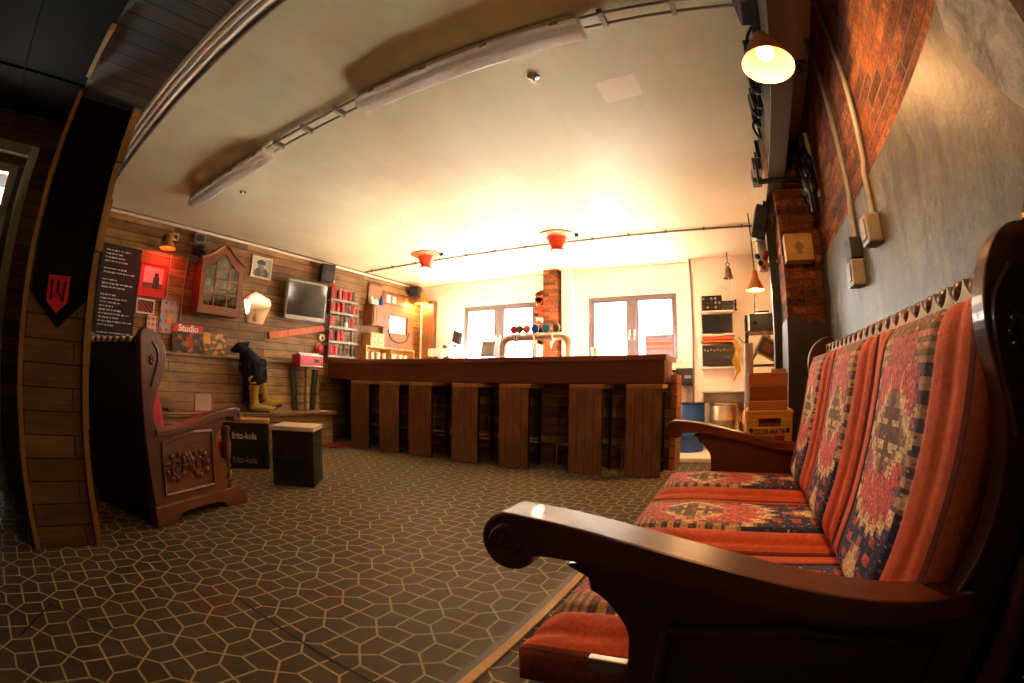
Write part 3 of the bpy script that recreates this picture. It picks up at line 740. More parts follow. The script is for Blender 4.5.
def boot(y, ang, up):
    m = MB(); m.tube([(0, 0, .26), (0, 0, .20), (0, .0, .12), (0, .012, .07)], [.052, .046, .04, .042], 12)
    m.tube([(0, -.035, .055), (0, .02, .05), (0, .08, .045), (0, .14, .035), (0, .19, .04), (0, .225, .055)], [.036, .044, .04, .032, .02, .006], 12)
    m.mi = 1; m.tube([(0, -.03, .012), (0, .06, .012), (0, .15, .01)], [.034, .034, .026], 10); m.box((-.03, -.05, 0), (.03, .0, .035))
    o = m.obj('boot', ['boot', 'sole'], t, smooth=50); o.scale = (1.2, 1.25, 1.15); o.location = (.10, y, up); o.rotation_euler = (ang, 0, -.25); return o
boot(-.06, 0, .001); boot(.13, .28, .03)

# pink box on a post with green straps
t = thing('pole_box', 'pink box with a black cross emblem on a wooden post between dark green boards', 'box on a post', (XL+.26, 3.68, .437))
m = MB(); m.box((-.025, -.025, 0), (.025, .025, .55)); m.obj('post', 'benchplanks', t)
m = MB(); m.box((-.09, -.19, .55), (.09, .19, .70), bev=.012); m.obj('box', 'pink', t)
m = MB(); m.box((.09, -.19, .55), (.094, .19, .566)); m.box((.09, -.19, .685), (.094, .19, .70)); m.box((-.03, -.17, .70), (.03, .17, .722), bev=.005); m.obj('lid_trim', 'paper', t)
m = MB()
for a in (.35, -.35): m.box((.091, .03, .617), (.096, .13, .633), rot=Matrix.Rotation(a, 3, 'X'), piv=(.09, .08, .625))
m.ball((.092, .08, .63), .022, (.3, 1, 1), 10, 6); m.obj('emblem', 'black', t)
for s in (-1, 1):
    m = MB(); m.prism([(s*.23, .52), (s*.15, .52), (s*.11, .0), (s*.17, .0)], -.08, -.045, 'YZ'); m.obj('green_board', 'green', t)

# wall hung things -----------------------------------------------------------
def frame_pic(name, label, cat, y0, y1, z0, z1, fn, fw, fmat, x=XL, n=24, tilt=0):
    t = thing(name, label, cat, (x, (y0+y1)/2, (z0+z1)/2), 0, rot=(tilt, 0, 0)); a, c = (y1-y0)/2, (z1-z0)/2
    m = MB()
    if fw:
        for p, q in (((.004, -a, -c), (.024, -a+fw, c)), ((.004, a-fw, -c), (.024, a, c)), ((.004, -a+fw, -c), (.024, a-fw, -c+fw)), ((.004, -a+fw, c-fw), (.024, a-fw, c))): m.box(p, q)
        m.obj('frame', fmat, t, bevel=.003)
    m = MB(); m.box((.003, -a+fw*.5, -c+fw*.5), (.012, a-fw*.5, c-fw*.5)); m.obj('backing', 'paper', t)
    grid_print('picture', 0, 0, n, n, fn, t, lambda u, v: (.0135, -a+fw+(2*a-2*fw)*u, -c+fw+(2*c-2*fw)*v)); return t
# chalkboard with handwriting
t = thing('chalkboard', 'black chalkboard menu covered in handwriting on the planked wall', 'chalkboard', (XL, 1.08, 1.48))
m = MB(); m.box((.004, -.25, -.60), (.022, .25, .60), bev=.003); m.obj('board', 'chalkb', t)
rr = random.Random(11); z = .54
while z > -.56:
    if rr.random() < .84:
        y = -.20; end = rr.uniform(-.02, .2); m = MB()
        while y < end:
            ln = rr.uniform(.012, .05); hh = rr.uniform(.006, .013)
            m.box((.0222, y, z-hh), (.0228, min(y+ln, .22), z+hh*.3)); y += ln+rr.uniform(.006, .016)
        m.obj('handwriting', 'chalk', t)
    z -= .038
# framed sheets around the red lamp
def fnp(u, v):
    if .12 < u < .88 and .25 < v < .92:
        if abs(u-.62) < .14 and v < .62 or (abs(u-.62) < .08 and v < .75): return (60, 30, 40)
        return (222, 150, 160) if v > .4 else (120, 60, 70)
    return (186, 20, 22)
frame_pic('picture', 'red poster with a pale photograph under the red lamp', 'picture', 1.345, 1.70, 1.60, 1.96, fnp, .012, 'red')
frame_pic('picture', 'small white-framed dark photograph hung below the red poster', 'picture', 1.345, 1.58, 1.42, 1.575, lambda u, v: (150, 60, 40) if (u*7+v*5) % 2 > 1 else (60, 34, 26), .016, 'paper', x=XL+.002)
frame_pic('poster', 'narrow pale red-patterned poster below the red lamp, beside the chalkboard', 'poster', 1.50, 1.64, 1.24, 1.41, lambda u, v: (196, 80, 66) if math.sin(u*14)+math.sin(v*17) > .4 else (206, 180, 166), .006, 'paper', n=20)
frame_pic('poster', 'pale blue illustrated poster below the red lamp, towards the wall cabinet', 'poster', 1.66, 1.90, 1.24, 1.62, lambda u, v: (206, 130, 60) if (u-.6)**2+(v-.4)**2 < .04 else ((196, 60, 44) if math.sin(u*19+v*3)+math.sin(v*23) > 1.1 else (150, 160, 168)), .01, 'tvgrey', n=28)
# hanging glass cabinet
t = thing('wall_cabinet', 'arched wooden hanging cabinet with glazed lattice door on the planked wall', 'cabinet', (XL, 2.34, 1.52))
a = .285; arch = spline([(-a, .56), (-a*.8, .585), (-a*.5, .635), (-a*.2, .71), (0, .735), (a*.2, .71), (a*.5, .635), (a*.8, .585), (a, .56)], 5)
m = MB(); m.prism([(-a+.01, 0), (-a+.01, .55)]+[(p[0]*.96, p[1]-.02) for p in arch]+[(a-.01, .55), (a-.01, 0)], .004, .02, 'YZ')
m.box((.004, -a+.01, 0), (.22, -a+.025, .55)); m.box((.004, a-.025, 0), (.22, a-.01, .55)); m.box((.004, -a-.01, -.03), (.24, a+.01, .02)); m.obj('body', 'cab', t, bevel=.003)
m = MB(); outer = [(-a, .0), (-a, .56)]+arch+[(a, .56), (a, 0)]
inner_arch = [(p[0]*.80, p[1]-.085) for p in arch]
N_ = len(arch)
# door frame built as strips between the outer and inner outline
o_ = [(-a, 0)]+arch+[(a, 0)]; i_ = [(-a*.80, .06)]+inner_arch+[(a*.80, .06)]
for q in range(len(o_)-1): m.prism([o_[q], o_[q+1], i_[q+1], i_[q]], .222, .246, 'YZ')
m.prism([(-a, 0), (a, 0), (a*.8, .06), (-a*.8, .06)], .222, .246, 'YZ'); dr = m.obj('door', 'cab', t)
m = MB(); m.prism(i_, .23, .233, 'YZ'); m.obj('pane', 'cabglass', dr)
m = MB()
for y in (-.09, .09): m.box((.234, y-.007, .06), (.244, y+.007, .60))
for z in (.20, .36, .50): m.box((.234, -a*.8, z-.006), (.243, a*.8, z+.006))
m.obj('lattice', 'cab', dr)
m = MB(); m.box((.02, -a+.03, .27), (.2, a-.03, .282)); m.obj('shelf', 'cab', t)
m = MB(); cr = spline([(-a-.02, .565), (-a*.8, .60), (-a*.5, .655), (-a*.2, .73), (0, .755), (a*.2, .73), (a*.5, .655), (a*.8, .60), (a+.02, .565)], 5)
m.tube([(.24, p[0], p[1]) for p in cr], .022, 8); m.obj('cornice', 'cab', t, smooth=50)
# a few things seen through the door
for y, z, r, h, c in ((-.16, .282, .035, .12, 'paper'), (-.02, .282, .045, .15, 'pink'), (.13, .282, .03, .1, 'tvgrey'), (-.15, .02, .04, .1, 'paper'), (0, .02, .06, .17, 'pink'), (.15, .02, .035, .12, 'paper')):
    o = MB(); o.lathe([(r*.8, 0), (r, .01), (r, h*.8), (r*.7, h)], n=12); o = o.obj('jar', c, None, smooth=40); o.location = (XL+.12, 2.34+y*.85, 1.52+z+.001)
    tag(o, {'pink': 'pink', 'paper': 'white', 'tvgrey': 'grey'}[c]+' jar on the '+('upper' if z > .2 else 'lower')+' shelf of the glazed cabinet'+({-.16: ', towards the armchair', -.15: ', towards the armchair', .15: ', towards the mirror'}.get(y, '')), 'jar', 'jars inside the glazed cabinet')
# small framed drawing, hexagonal mirror, TV, loudspeaker
def fng(u, v):
    g = 168+18*math.sin(u*5)
    if ((u-.5)/.42)**2+((v-.18)/.32)**2 < 1: g = 74+20*math.sin(u*14)
    if ((u-.48)/.20)**2+((v-.60)/.25)**2 < 1: g = 128+26*math.sin(u*9+1)
    if ((u-.47)/.25)**2+((v-.74)/.17)**2 < 1 and v > .66: g = 52
    g += KR.uniform(-14, 14); return (g, g*.95, g*.86)
frame_pic('picture', 'small cream-framed black and white drawing above the mirror', 'picture', 2.85, 3.17, 2.035, 2.31, fng, .02, 'ply')
t = thing('mirror', 'irregular six-sided mirror glowing with lamp light on the planked wall', 'mirror', (XL, 2.99, 1.66))
hx = [(-.20, .10), (-.03, .205), (.20, .13), (.225, .07), (.12, -.17), (.10, -.185), (-.12, -.18)]
m = MB(); m.prism([(y*1.04, z*1.04) for y, z in hx], .004, .014, 'YZ'); m.obj('backing', 'brownpanel', t)
m = MB(); m.prism(hx, .014, .018, 'YZ'); m.obj('glass', 'mirror', t)
t = thing('television', 'flat screen television with a silver lower edge on the planked wall', 'television', (XL+.16, 3.67, 1.83), 0, rot=(0, .06, -.10))
m = MB(); m.box((-.03, -.315, -.25), (.03, .315, .25), bev=.01); m.obj('casing', 'tvgrey', t)
m = MB(); m.box((.03, -.295, -.20), (.033, .295, .228)); m.obj('screen', 'screen', t)
m = MB(); m.box((-.15, -.06, -.06), (-.03, .06, .06)); m.obj('wall_bracket', 'blackmetal', t)
t = thing('loudspeaker', 'small black loudspeaker high on the planked wall above the television', 'loudspeaker', (XL+.115, 4.03, 2.27), 0, rot=(0, .15, -.3))
m = MB(); m.box((-.07, -.10, -.125), (.08, .10, .125), bev=.012); m.obj('cabinet', 'black', t)
m = MB(); m.lathe([(.075, 0), (.075, .004), (.06, .006), (.02, .002)], (.08, 0, -.03), (1, 0, 0), 20); m.lathe([(.03, 0), (.03, .005), (.01, .003)], (.08, 0, .075), (1, 0, 0), 16); m.obj('speaker_cone', 'dark', t, smooth=40)
m = MB(); m.box((-.112, -.02, -.02), (-.07, .02, .02)); m.obj('bracket', 'blackmetal', t)
# orange three-piece board sign
t = thing('wooden_sign', 'orange three-board wooden sign sloping upward below the television', 'sign', (XL, 3.67, 1.44), 0, rot=(.2, 0, 0))
y = -.47
for ln in (.31, .33, .30):
    m = MB(); m.box((.004, y+.003, -.04), (.024, y+ln-.003, .04), bev=.003); bd = m.obj('board', 'orangep', t)
    m = MB(); q = y+.05
    rr = random.Random(int(ln*100))
    while q < y+ln-.06: m.box((.0242, q, -.022), (.0246, q+.008, .022)); m.box((.0242, q, -.022 if rr.random() < .5 else .012), (.0246, q+.024, -.012 if False else .02)); q += .045
    m.obj('worn_marks', 'redsock', bd); y += ln
# round roll, red alarm bell
t = thing('tape_roll', 'round cream roll hanging on the wall below the orange sign', 'roll', (XL, 4.09, 1.40))
m = MB(); m.lathe([(.022, .004), (.05, .004), (.052, .03), (.05, .045), (.022, .045), (.022, .004)], (0, 0, 0), (1, 0, 0), 20, False); m.obj('roll', 'ply', t, smooth=40)
m = MB(); m.tube([(0, 0, .02), (.05, 0, .021)], .005); m.obj('hook', 'blackmetal', t)
t = thing('alarm_bell', 'small red and white round bell beside the can rack', 'bell', (XL, 4.05, 1.25))
m = MB(); m.lathe([(.05, -.002), (.062, .02), (.062, .05), (.045, .07), (.0, .078)], (0, 0, 0), (1, 0, 0), 22); m.obj('gong', 'red', t, smooth=50)
m = MB(); m.lathe([(.0625, .022), (.066, .026), (.066, .042), (.0625, .046)], (0, 0, 0), (1, 0, 0), 22, False); m.obj('band', 'paper', t)

# red lamp on an arm, small round lamp, junction box, cable conduits
t = thing('wall_lamp', 'cone-shaded wall lamp with a glowing red bulb near the chalkboard', 'lamp', (XL, 1.62, 2.25))
m = MB(); m.lathe([(.05, .004), (.05, .02), (.02, .03)], (0, 0, 0), (1, 0, 0), 16); m.obj('wall_plate', 'blackmetal', t, smooth=40)
m = MB(); m.tube([(.02, 0, 0), (.12, 0, .05), (.17, -.02, .02)], .011, 8); m.obj('arm', 'blackmetal', t, smooth=50)
m = MB(); m.lathe([(.028, .0), (.036, -.03), (.05, -.08), (.095, -.155), (.098, -.16), (.092, -.155), (.047, -.08), (.03, -.03), (.024, -.005)], (.17, -.02, .025), (0, 0, 1), 24, False); m.lathe([(.03, 0), (.02, .018), (0, .02)], (.17, -.02, .02), n=16); m.obj('lamp_shade', 'shade', t, smooth=40)
m = MB(); m.ball((.17, -.02, -.062), .032, (1, 1, 1.15), 14, 9); m.obj('bulb', 'bulbr', t, smooth=60)
t = thing('round_lamp', 'unlit round glass lamp on the wall beside the glazed cabinet', 'lamp', (XL, 2.07, 2.19))
m = MB(); m.lathe([(.05, .004), (.05, .03), (.04, .05)], (0, 0, 0), (1, 0, 0), 18); m.obj('base', 'blackmetal', t, smooth=40)
m = MB(); m.ball((.10, 0, 0), .078, (1, 1, 1), 18, 12); m.obj('globe', 'screen', t, smooth=60)
t = thing('junction_box', 'grey cable junction box high on the wall above the round lamp', 'junction box', (XL, 2.05, 2.34))
m = MB(); m.box((.004, -.07, -.055), (.07, .07, .055), bev=.008); m.obj('box', 'conduit', t)
m = MB(); m.box((.07, -.055, -.04), (.074, .055, .04)); m.obj('cover', 'dark', t)
t = thing('wall_socket', 'square cream wall socket above the red lamp', 'socket', (XL, 1.73, 2.30))
m = MB(); m.box((.004, -.045, -.045), (.03, .045, .045), bev=.006); m.obj('plate', 'ply', t)
m = MB(); m.lathe([(.024, .03), (.024, .032), (.02, .026)], (0, 0, 0), (1, 0, 0), 16); m.obj('socket_face', 'dark', t)
for y0, y1, z0, z1, lab in ((1.72, 1.72, 1.63, 2.10, 'thin vertical cable running down under the red lamp'), (1.95, 1.93, 1.40, 2.285, 'thin vertical cable running down from the grey junction box')):
    m = MB(); m.tube([(XL+.0095, y1, z0), (XL+.0095, y0, z1)], .009, 8); tag(m.obj('cable_conduit', 'conduit', None, smooth=40), lab, 'cable', 'thin cables on the planked wall')

# pennant on the partition end
t = thing('pennant', 'long black pointed pennant with a magenta shield hanging on the partition end', 'pennant', (-2.35, .165, 1.0))
m = MB(); m.prism([(-.165, 1.115), (.165, 1.115), (.172, .14), (.02, .0), (-.155, .145)], .004, .012, 'YZ'); m.obj('cloth', 'pennant', t)
m = MB(); m.prism([(-.066, .225), (.058, .23), (.060, .115), (.0, .06), (-.064, .11)], .0125, .015, 'YZ'); sh = m.obj('shield', 'magenta', t)
m = MB()
m.tube([(.0155, -.042, .205), (.0155, -.036, .115), (.0155, -.004, .165), (.0155, .03, .115), (.0155, .036, .205)], .0065, 6); m.tube([(.0155, -.004, .165), (.0155, -.004, .205)], .0065, 6)
m.obj('emblem', 'pennant', sh)
m = MB(); m.tube([(.012, -.17, 1.108), (.012, .17, 1.108)], .009, 8); m.obj('hanging_rod', 'blackmetal', t, smooth=40)

# ------------------------------------------------------------------ behind the bar, left corner
t = thing('can_rack', 'tall grey metal grid rack of red cans on the wall beside the television', 'rack', (XL, 4.41, 1.14))
m = MB()
for k2 in range(8):
    y = -.26+.52*k2/7; m.box((.125, y-.004, 0), (.132, y+.004, .98))
m.obj('grid', 'gridm', t)
LV = [0, .20, .40, .60, .78]
for z in LV:
    m = MB(); m.box((.006, -.275, z), (.125, .275, z+.012)); m.box((.12, -.275, z), (.135, .275, z+.03)); m.obj('shelf', 'gridm', t)
for s in (-1, 1):
    m = MB(); m.box((.004, s*.27-.01, 0), (.02, s*.27+.01, .98)); m.obj('upright', 'gridm', t)
def can():
    t = thing('can', '', 'can', (0, 0, 0), 0, 'cans in the grey grid rack')
    m = MB(); m.lathe([(.032, 0), (.038, .008), (.038, .145), (.031, .157)], n=16); m.obj('body', 'can', t, smooth=40)
    m = MB(); m.lathe([(.031, .157), (.032, .161), (.028, .159), (.0, .159)], n=16); m.obj('lid', 'silver', t, smooth=40)
    return t
c0 = None; RN = ['bottom row', 'second lowest row', 'middle row', 'second highest row', 'top row']
for r, ys in enumerate([[-.2, -.11], [-.2, -.06, .02], [-.2, .2], [-.2, -.09, .0, .2], [-.07, .03, .13]]):
    for q, y in enumerate(ys):
        if c0 is None: o = c0 = can()
        else: o = dup(c0)
        o.location = (XL+.07, 4.41+y, 1.14+LV[r]+.0125)
        o['label'] = 'red can, %s of the grid rack, %s from the television' % (RN[r], ['first', 'second', 'third', 'fourth'][q])
t = thing('bottle', 'tall red bottle on the top row of the can rack', 'bottle', (XL+.07, 4.41-.2, 1.14+.7925))
m = MB(); m.lathe([(.036, 0), (.038, .01), (.038, .17), (.014, .215), (.013, .25)], n=18); m.obj('body', 'red', t, smooth=45)
m = MB(); m.lathe([(.016, .25), (.016, .272), (0, .273)], n=14); m.obj('cap', 'silver', t, smooth=40)
t = thing('jar', 'white jar in the middle row of the grid rack', 'jar', (XL+.07, 4.41+.08, 1.14+.4125))
m = MB(); m.lathe([(.03, 0), (.036, .01), (.036, .07), (.03, .085)], n=16); m.obj('body', 'paper', t, smooth=40)
m = MB(); m.lathe([(.033, .085), (.033, .1), (0, .101)], n=16); m.obj('lid', 'silver', t, smooth=40)

t = thing('wall_plaque', 'tall brown wooden panel on the planked wall in the bar corner', 'board', (XL, 5.12, 1.98))
m = MB(); m.box((.004, -.15, 0), (.03, .15, .34), bev=.004); m.obj('board', 'brownpanel', t)
m = MB(); m.box((.03, -.15, .31), (.05, .15, .34)); m.obj('rail', 'cab', t)
m = MB(); m.box((.03, -.15, 0), (.05, .15, .03)); m.obj('rail', 'cab', t)
t = thing('wall_cupboard', 'small panelled wooden cupboard on the wall between can rack and brown appliance', 'cupboard', (XL, 5.10, 1.66))
m = MB(); m.box((.004, -.19, 0), (.20, .19, .31), bev=.004); m.obj('body', 'brownpanel', t)
m = MB(); m.box((.20, -.17, .02), (.215, .17, .29), bev=.004); m.box((.215, -.12, .06), (.222, .12, .25), bev=.004); dr = m.obj('door', 'brownpanel', t)
m = MB(); m.ball((.235, .14, .15), .013); m.obj('knob', 'gold', dr, smooth=60)
for y, c, h, lab in ((-.13, 'paper', .13, 'white'), (-.04, 'whitep', .10, 'squat cream'), (.08, 'blue', .17, 'blue-topped')):
    o = MB(); o.lathe([(.03, 0), (.038, .015), (.036, h*.6), (.014, h*.85), (.014, h)], n=16)
    o = o.obj('bottle', c, None, smooth=45); o.location = (XL+.11, 5.10+y, 1.9715); tag(o, lab+' bottle standing on the small panelled cupboard', 'bottle', 'bottles on the cupboard')
t = thing('drawer_box', 'little pale box of four drawers on the corner shelf under the cupboard', 'drawers', (XL+.12, 5.03, 1.345))
m = MB(); m.box((-.09, -.15, 0), (.09, .15, .20), bev=.004); m.obj('body', 'palewood', t)
for a in (-.14, .005):
    for z in (.012, .106):
        m = MB(); m.box((.09, a, z), (.10, a+.135, z+.085), bev=.003); dw = m.obj('drawer', 'palewood', t)
        m = MB(); m.ball((.107, a+.068, z+.043), .009); m.obj('knob', 'blackmetal', dw, smooth=60)
t = thing('corner_shelf', 'open wooden box shelf of glasses on the back counter in the corner', 'shelf', (XL, 5.31, 1.14))
m = MB()
for p, q in (((.004, -.55, 0), (.25, .55, .015)), ((.004, -.55, .185), (.25, .55, .202)), ((.004, -.55, .015), (.25, -.535, .185)), ((.004, .535, .015), (.25, .55, .185)), ((.004, 0, .015), (.25, .015, .185)), ((.004, -.535, .015), (.014, .535, .185))): m.box(p, q)
m.obj('carcass', 'palewood', t)
gl0 = None
for q in range(8):
    y = 4.84+.125*q
    if abs(y-5.318) < .055: y = 5.375 if y > 5.318 else 5.262
    if gl0 is None:
        gl0 = thing('drinking_glass', '', 'glass', (0, 0, 0), 0, 'glasses in the corner shelf')
        m = MB(); m.lathe([(.028, 0), (.034, .10), (.032, .10), (.026, .008)], n=14); m.obj('bowl', 'whitep', gl0, smooth=40); o = gl0
    else: o = dup(gl0)
    o.location = (XL+.17, y, 1.1565); o['label'] = 'small glass in the open corner shelf, %s from the can rack' % ['first', 'second', 'third', 'fourth', 'fifth', 'sixth', 'seventh', 'eighth', 'ninth'][q]
t = thing('counter', 'pale back counter running along the planked wall behind the bar', 'counter', (XL, 5.55, 0))
m = MB(); m.box((.004, -.58, 1.10), (.50, .60, 1.138), bev=.004); m.obj('worktop', 'white', t)
m = MB(); m.box((.004, -.56, 0), (.46, .58, 1.10)); m.obj('cabinet', 'brownpanel', t)
m = MB(); m.box((.46, -.54, .06), (.475, -.06, 1.06), bev=.004); m.obj('door', 'brownpanel', t)
m = MB(); m.box((.46, -.05, .06), (.475, .57, 1.06), bev=.004); m.obj('door', 'brownpanel', t)
t = thing('framed_board', 'large brown wooden frame with a white sheet and hanging chain in the bar corner', 'frame', (XL, 5.66, 1.70))
m = MB()
for p, q in (((.02, -.37, -.34), (.07, -.22, .34)), ((.02, .22, -.34), (.07, .37, .34)), ((.02, -.22, .18), (.07, .22, .34)), ((.02, -.22, -.34), (.07, .22, -.10))): m.box(p, q)
m.box((.004, -.36, -.33), (.02, .36, .33)); m.obj('frame', 'brownpanel', t, bevel=.005)
m = MB(); m.box((.02, -.22, -.10), (.03, .22, .18)); m.obj('sheet', 'paper', t)
m = MB(); m.tube(spline([(.075, -.26, -.06), (.08, -.18, -.2), (.08, 0, -.25), (.08, .18, -.2), (.075, .26, -.06)], 6), .008, 6); m.obj('chain', 'blackmetal', t, smooth=50)
t = thing('notice_board', 'orange-brown board with pinned papers above the large brown frame', 'board', (XL, 5.66, 2.06))
m = MB(); m.box((.004, -.34, 0), (.02, .34, .16), bev=.003); m.obj('board', 'orangewood2', t)
for y, z, w_, h, c in ((-.22, .02, .09, .12, 'paper'), (-.08, .03, .08, .10, 'ply'), (.22, .01, .08, .14, 'yellow')):
    m = MB(); m.box((.02, y-w_/2, z), (.024, y+w_/2, z+h)); m.obj('pinned_paper', c, t)
t = thing('wall_lamp', 'lit yellow bell-shaded lamp in the far corner beside the bright window', 'lamp', (XL, 6.08, 2.28))
m = MB(); m.lathe([(.05, .004), (.05, .02), (.02, .03)], (0, 0, .04), (1, 0, 0), 16); m.obj('wall_plate', 'blackmetal', t, smooth=40)
m = MB(); m.tube([(.02, 0, .04), (.12, 0, .10), (.19, 0, .06)], .012, 8); m.obj('arm', 'blackmetal', t, smooth=50)
m = MB(); m.lathe([(.04, .06), (.05, .02), (.07, -.05), (.115, -.13), (.118, -.14), (.11, -.13), (.066, -.05), (.045, .02)], (.19, 0, .0), n=24, cap=False); m.obj('lamp_shade', 'shade', t, smooth=40)
m = MB(); m.ball((.19, 0, -.07), .042, (1, 1, 1.2), 14, 9); m.obj('bulb', 'bulbw', t, smooth=60)
m = MB(); m.tube([(.19, 0, -.10), (.19, 0, -1.10)], .006, 6); m.obj('pull_cord', 'paper', t)
t = thing('speaker', 'dark grey loudspeaker up in the far corner behind the yellow lamp', 'loudspeaker', (XL+.14, 5.95, 2.32), .3)
t.name = 'loudspeaker'
m = MB(); m.box((-.08, -.07, -.09), (.08, .07, .09), bev=.01); m.obj('cabinet', 'dark', t)
m = MB(); m.lathe([(.055, 0), (.055, .004), (.03, .002)], (.08, 0, 0), (1, 0, 0), 18); m.obj('speaker_cone', 'black', t, smooth=40)
m = MB(); m.box((-.13, -.015, -.015), (-.08, .015, .015)); m.obj('bracket', 'blackmetal', t)
t = thing('sink_unit', 'white counter under the windows behind the bar', 'counter', (-2.7, 5.95, 0)); t.name = 'counter'
m = MB(); m.box((-1.85, -.45, .98), (1.86, .345, 1.02), bev=.006); m.obj('worktop', 'steeltop', t)
m = MB(); m.box((-1.83, -.24, 0), (1.84, .10, .98)); m.obj('cabinet', 'white', t)
for k2 in range(4):
    m = MB(); m.box((-1.8+k2*.95, -.256, .06), (-1.8+k2*.95+.91, -.24, .94), bev=.004); m.obj('door', 'white', t)
t = thing('coffee_machine', 'white and black coffee machine on the counter beside the far corner', 'coffee machine', (-4.28, 5.92, 1.0215))
m = MB(); m.box((-.24, -.16, .0), (.24, .20, .05)); m.box((-.24, .02, .05), (.24, .20, .22)); m.box((-.24, -.14, .22), (.24, .20, .34), bev=.02); m.obj('body', 'whitep', t)
for x in (-.12, .12):
    m = MB(); m.lathe([(.035, .185), (.035, .22)], (x, -.07, 0), n=14); m.tube([(x, -.09, .2), (x, -.2, .19)], .012, 8); m.obj('coffee_handle', 'black', t, smooth=40)
m = MB(); m.box((-.22, -.15, .05), (.22, .02, .058)); m.obj('drip_tray', 'blackmetal', t)
for k2 in range(4):
    o = MB(); o.lathe([(.024, 0), (.034, .055), (.03, .055), (.02, .006)], n=14); o.tube([(.032, 0, .045), (.05, 0, .035), (.03, 0, .018)], .005, 6)
    o = o.obj('cup', 'dark' if k2 % 2 else 'whitep', None, smooth=40); o.location = (-4.44+.105*k2, 5.98, 1.3635)
    tag(o, ('dark' if k2 % 2 else 'white')+' cup on top of the coffee machine, '+('towards the far corner' if k2 < 2 else 'towards the window'), 'cup', 'cups on the coffee machine')
t = thing('desk_monitor', 'small dark monitor on a thin stand near the bright window', 'monitor', (-3.92, 5.72, 1.0215), -.4)
m = MB(); m.tube([(0, 0, .0), (0, 0, .40)], .012, 8); m.lathe([(.09, 0), (.09, .012), (.02, .02)], n=20); m.obj('stand', 'whitep', t, smooth=40)
m = MB(); m.box((-.10, -.02, .40), (.10, .02, .58), rot=Matrix.Rotation(.3, 3, 'Y')); m.obj('screen', 'dark', t, bevel=.004)

# beer tap arch, its lenses, tablet
t = thing('beer_tap', 'chrome arched beer tap with a row of coloured tap badges on the bar', 'beer tap', (-2.175, 4.68, 1.112))
xl, xr, zt, r = -.40, .40, .245, .10
pts = [(xl, 0, 0), (xl, 0, zt-r)] + [(xl+r-r*math.cos(a), 0, zt-r+r*math.sin(a)) for a in [PI/2*k2/8 for k2 in range(1, 9)]] + [(xr-r+r*math.sin(a), 0, zt-r+r*math.cos(a)) for a in [PI/2*k2/8 for k2 in range(0, 9)]] + [(xr, 0, 0)]
m = MB(); m.tube(pts, .042, 16); m.lathe([(.07, 0), (.07, .012), (.045, .02)], (xl, 0, 0), n=20); m.lathe([(.07, 0), (.07, .012), (.045, .02)], (xr, 0, 0), n=20); m.obj('arch', 'brushed', t, smooth=50)
for k2, (x, c) in enumerate([(-.26, 'pink'), (-.19, 'rose'), (-.10, 'orangep'), (.0, 'blue'), (.13, 'teal'), (.25, 'rose')]):
    m = MB(); m.lathe([(.012, .285), (.012, .30)], (x, 0, 0), n=10); m.lathe([(.042, -.012), (.046, -.006), (.046, .006), (.042, .012)], (x, -.0, .335), (0, 1, 0), 20); m.obj('tap_badge', c, t, smooth=40)
for x in (-.22, .0, .22):
    m = MB(); m.tube([(x, 0, .20), (x, -.06, .17), (x, -.07, .10)], [.016, .013, .01], 10); m.tube([(x, -.02, .2), (x, -.05, .255)], .01, 8); m.obj('spout', 'chrome', t, smooth=50)
t = thing('tablet_till', 'grey tablet till on a tilted stand beside the beer tap', 'tablet', (-2.76, 4.66, 1.112), .1)
m = MB(); m.box((-.085, -.01, .03), (.085, .01, .22), rot=Matrix.Rotation(-.3, 3, 'X'), bev=.006); m.obj('tablet', 'tvgrey', t)
m = MB(); m.box((-.06, -.03, 0), (.06, .10, .012)); m.tube([(0, .06, .01), (0, .02, .12)], .014, 8); m.obj('stand', 'tvgrey', t, smooth=40)
for k2, (x, h, c) in enumerate([(-3.48, .09, 'whitep'), (-1.50, .11, 'brushed'), (-3.32, .07, 'paper')]):
    o = MB(); o.lathe([(.03, 0), (.038, h), (.034, h), (.026, .008)], n=16); o = o.obj('tumbler', c, None, smooth=40); o.location = (x, 4.72, 1.1125)
    tag(o, ['tall white cup on the bar counter before the far window', 'steel tumbler on the bar counter beside the beer tap', 'short white cup on the bar counter before the far window'][k2], 'cup')

# ------------------------------------------------------------------ right rear corner
t = thing('equipment_rack', 'white wall shelf unit holding music equipment on the alcove wall', 'shelf', (-.25, 6.12, 0))
for z in (1.035, 1.36, 1.44, 1.735):
    m = MB(); m.box((-.225, -.22, z-.018), (.225, -.004, z)); m.obj('shelf', 'orangewood' if z < 1.4 and z > 1.1 else 'white', t, bevel=.003)
for s in (-1, 1):
    m = MB(); m.box((s*.222-.008, -.03, 1.0), (s*.222+.008, -.004, 1.92)); m.obj('upright', 'white', t)
t = thing('amplifier', 'black amplifier with knobs and red lights on the lowest rack shelf', 'amplifier', (-.25, 5.99, 1.0355))
m = MB(); m.box((-.20, -.10, .015), (.20, .10, .27), bev=.006); m.obj('casing', 'black', t)
for k2 in range(9):
    m = MB(); m.lathe([(.014, 0), (.012, .018), (0, .02)], (-.17+.042*k2, -.10, .20 if k2 % 2 else .21), (0, -1, 0), 12); m.obj('knob', 'red' if k2 in (7, 8) else 'tvgrey', t, smooth=40)
for k2 in range(5):
    m = MB(); m.box((-.08+.05*k2, -.103, .11), (-.05+.05*k2, -.10, .125)); m.obj('fader', 'gold', t)
for s in (-1, 1):
    m = MB(); m.lathe([(.018, 0), (.02, .015)], (s*.16, -.06, 0), n=12); m.obj('foot', 'whitep', t)
t = thing('turntable', 'low red and white record deck on the narrow rack shelf', 'record deck', (-.25, 6.0, 1.3605))
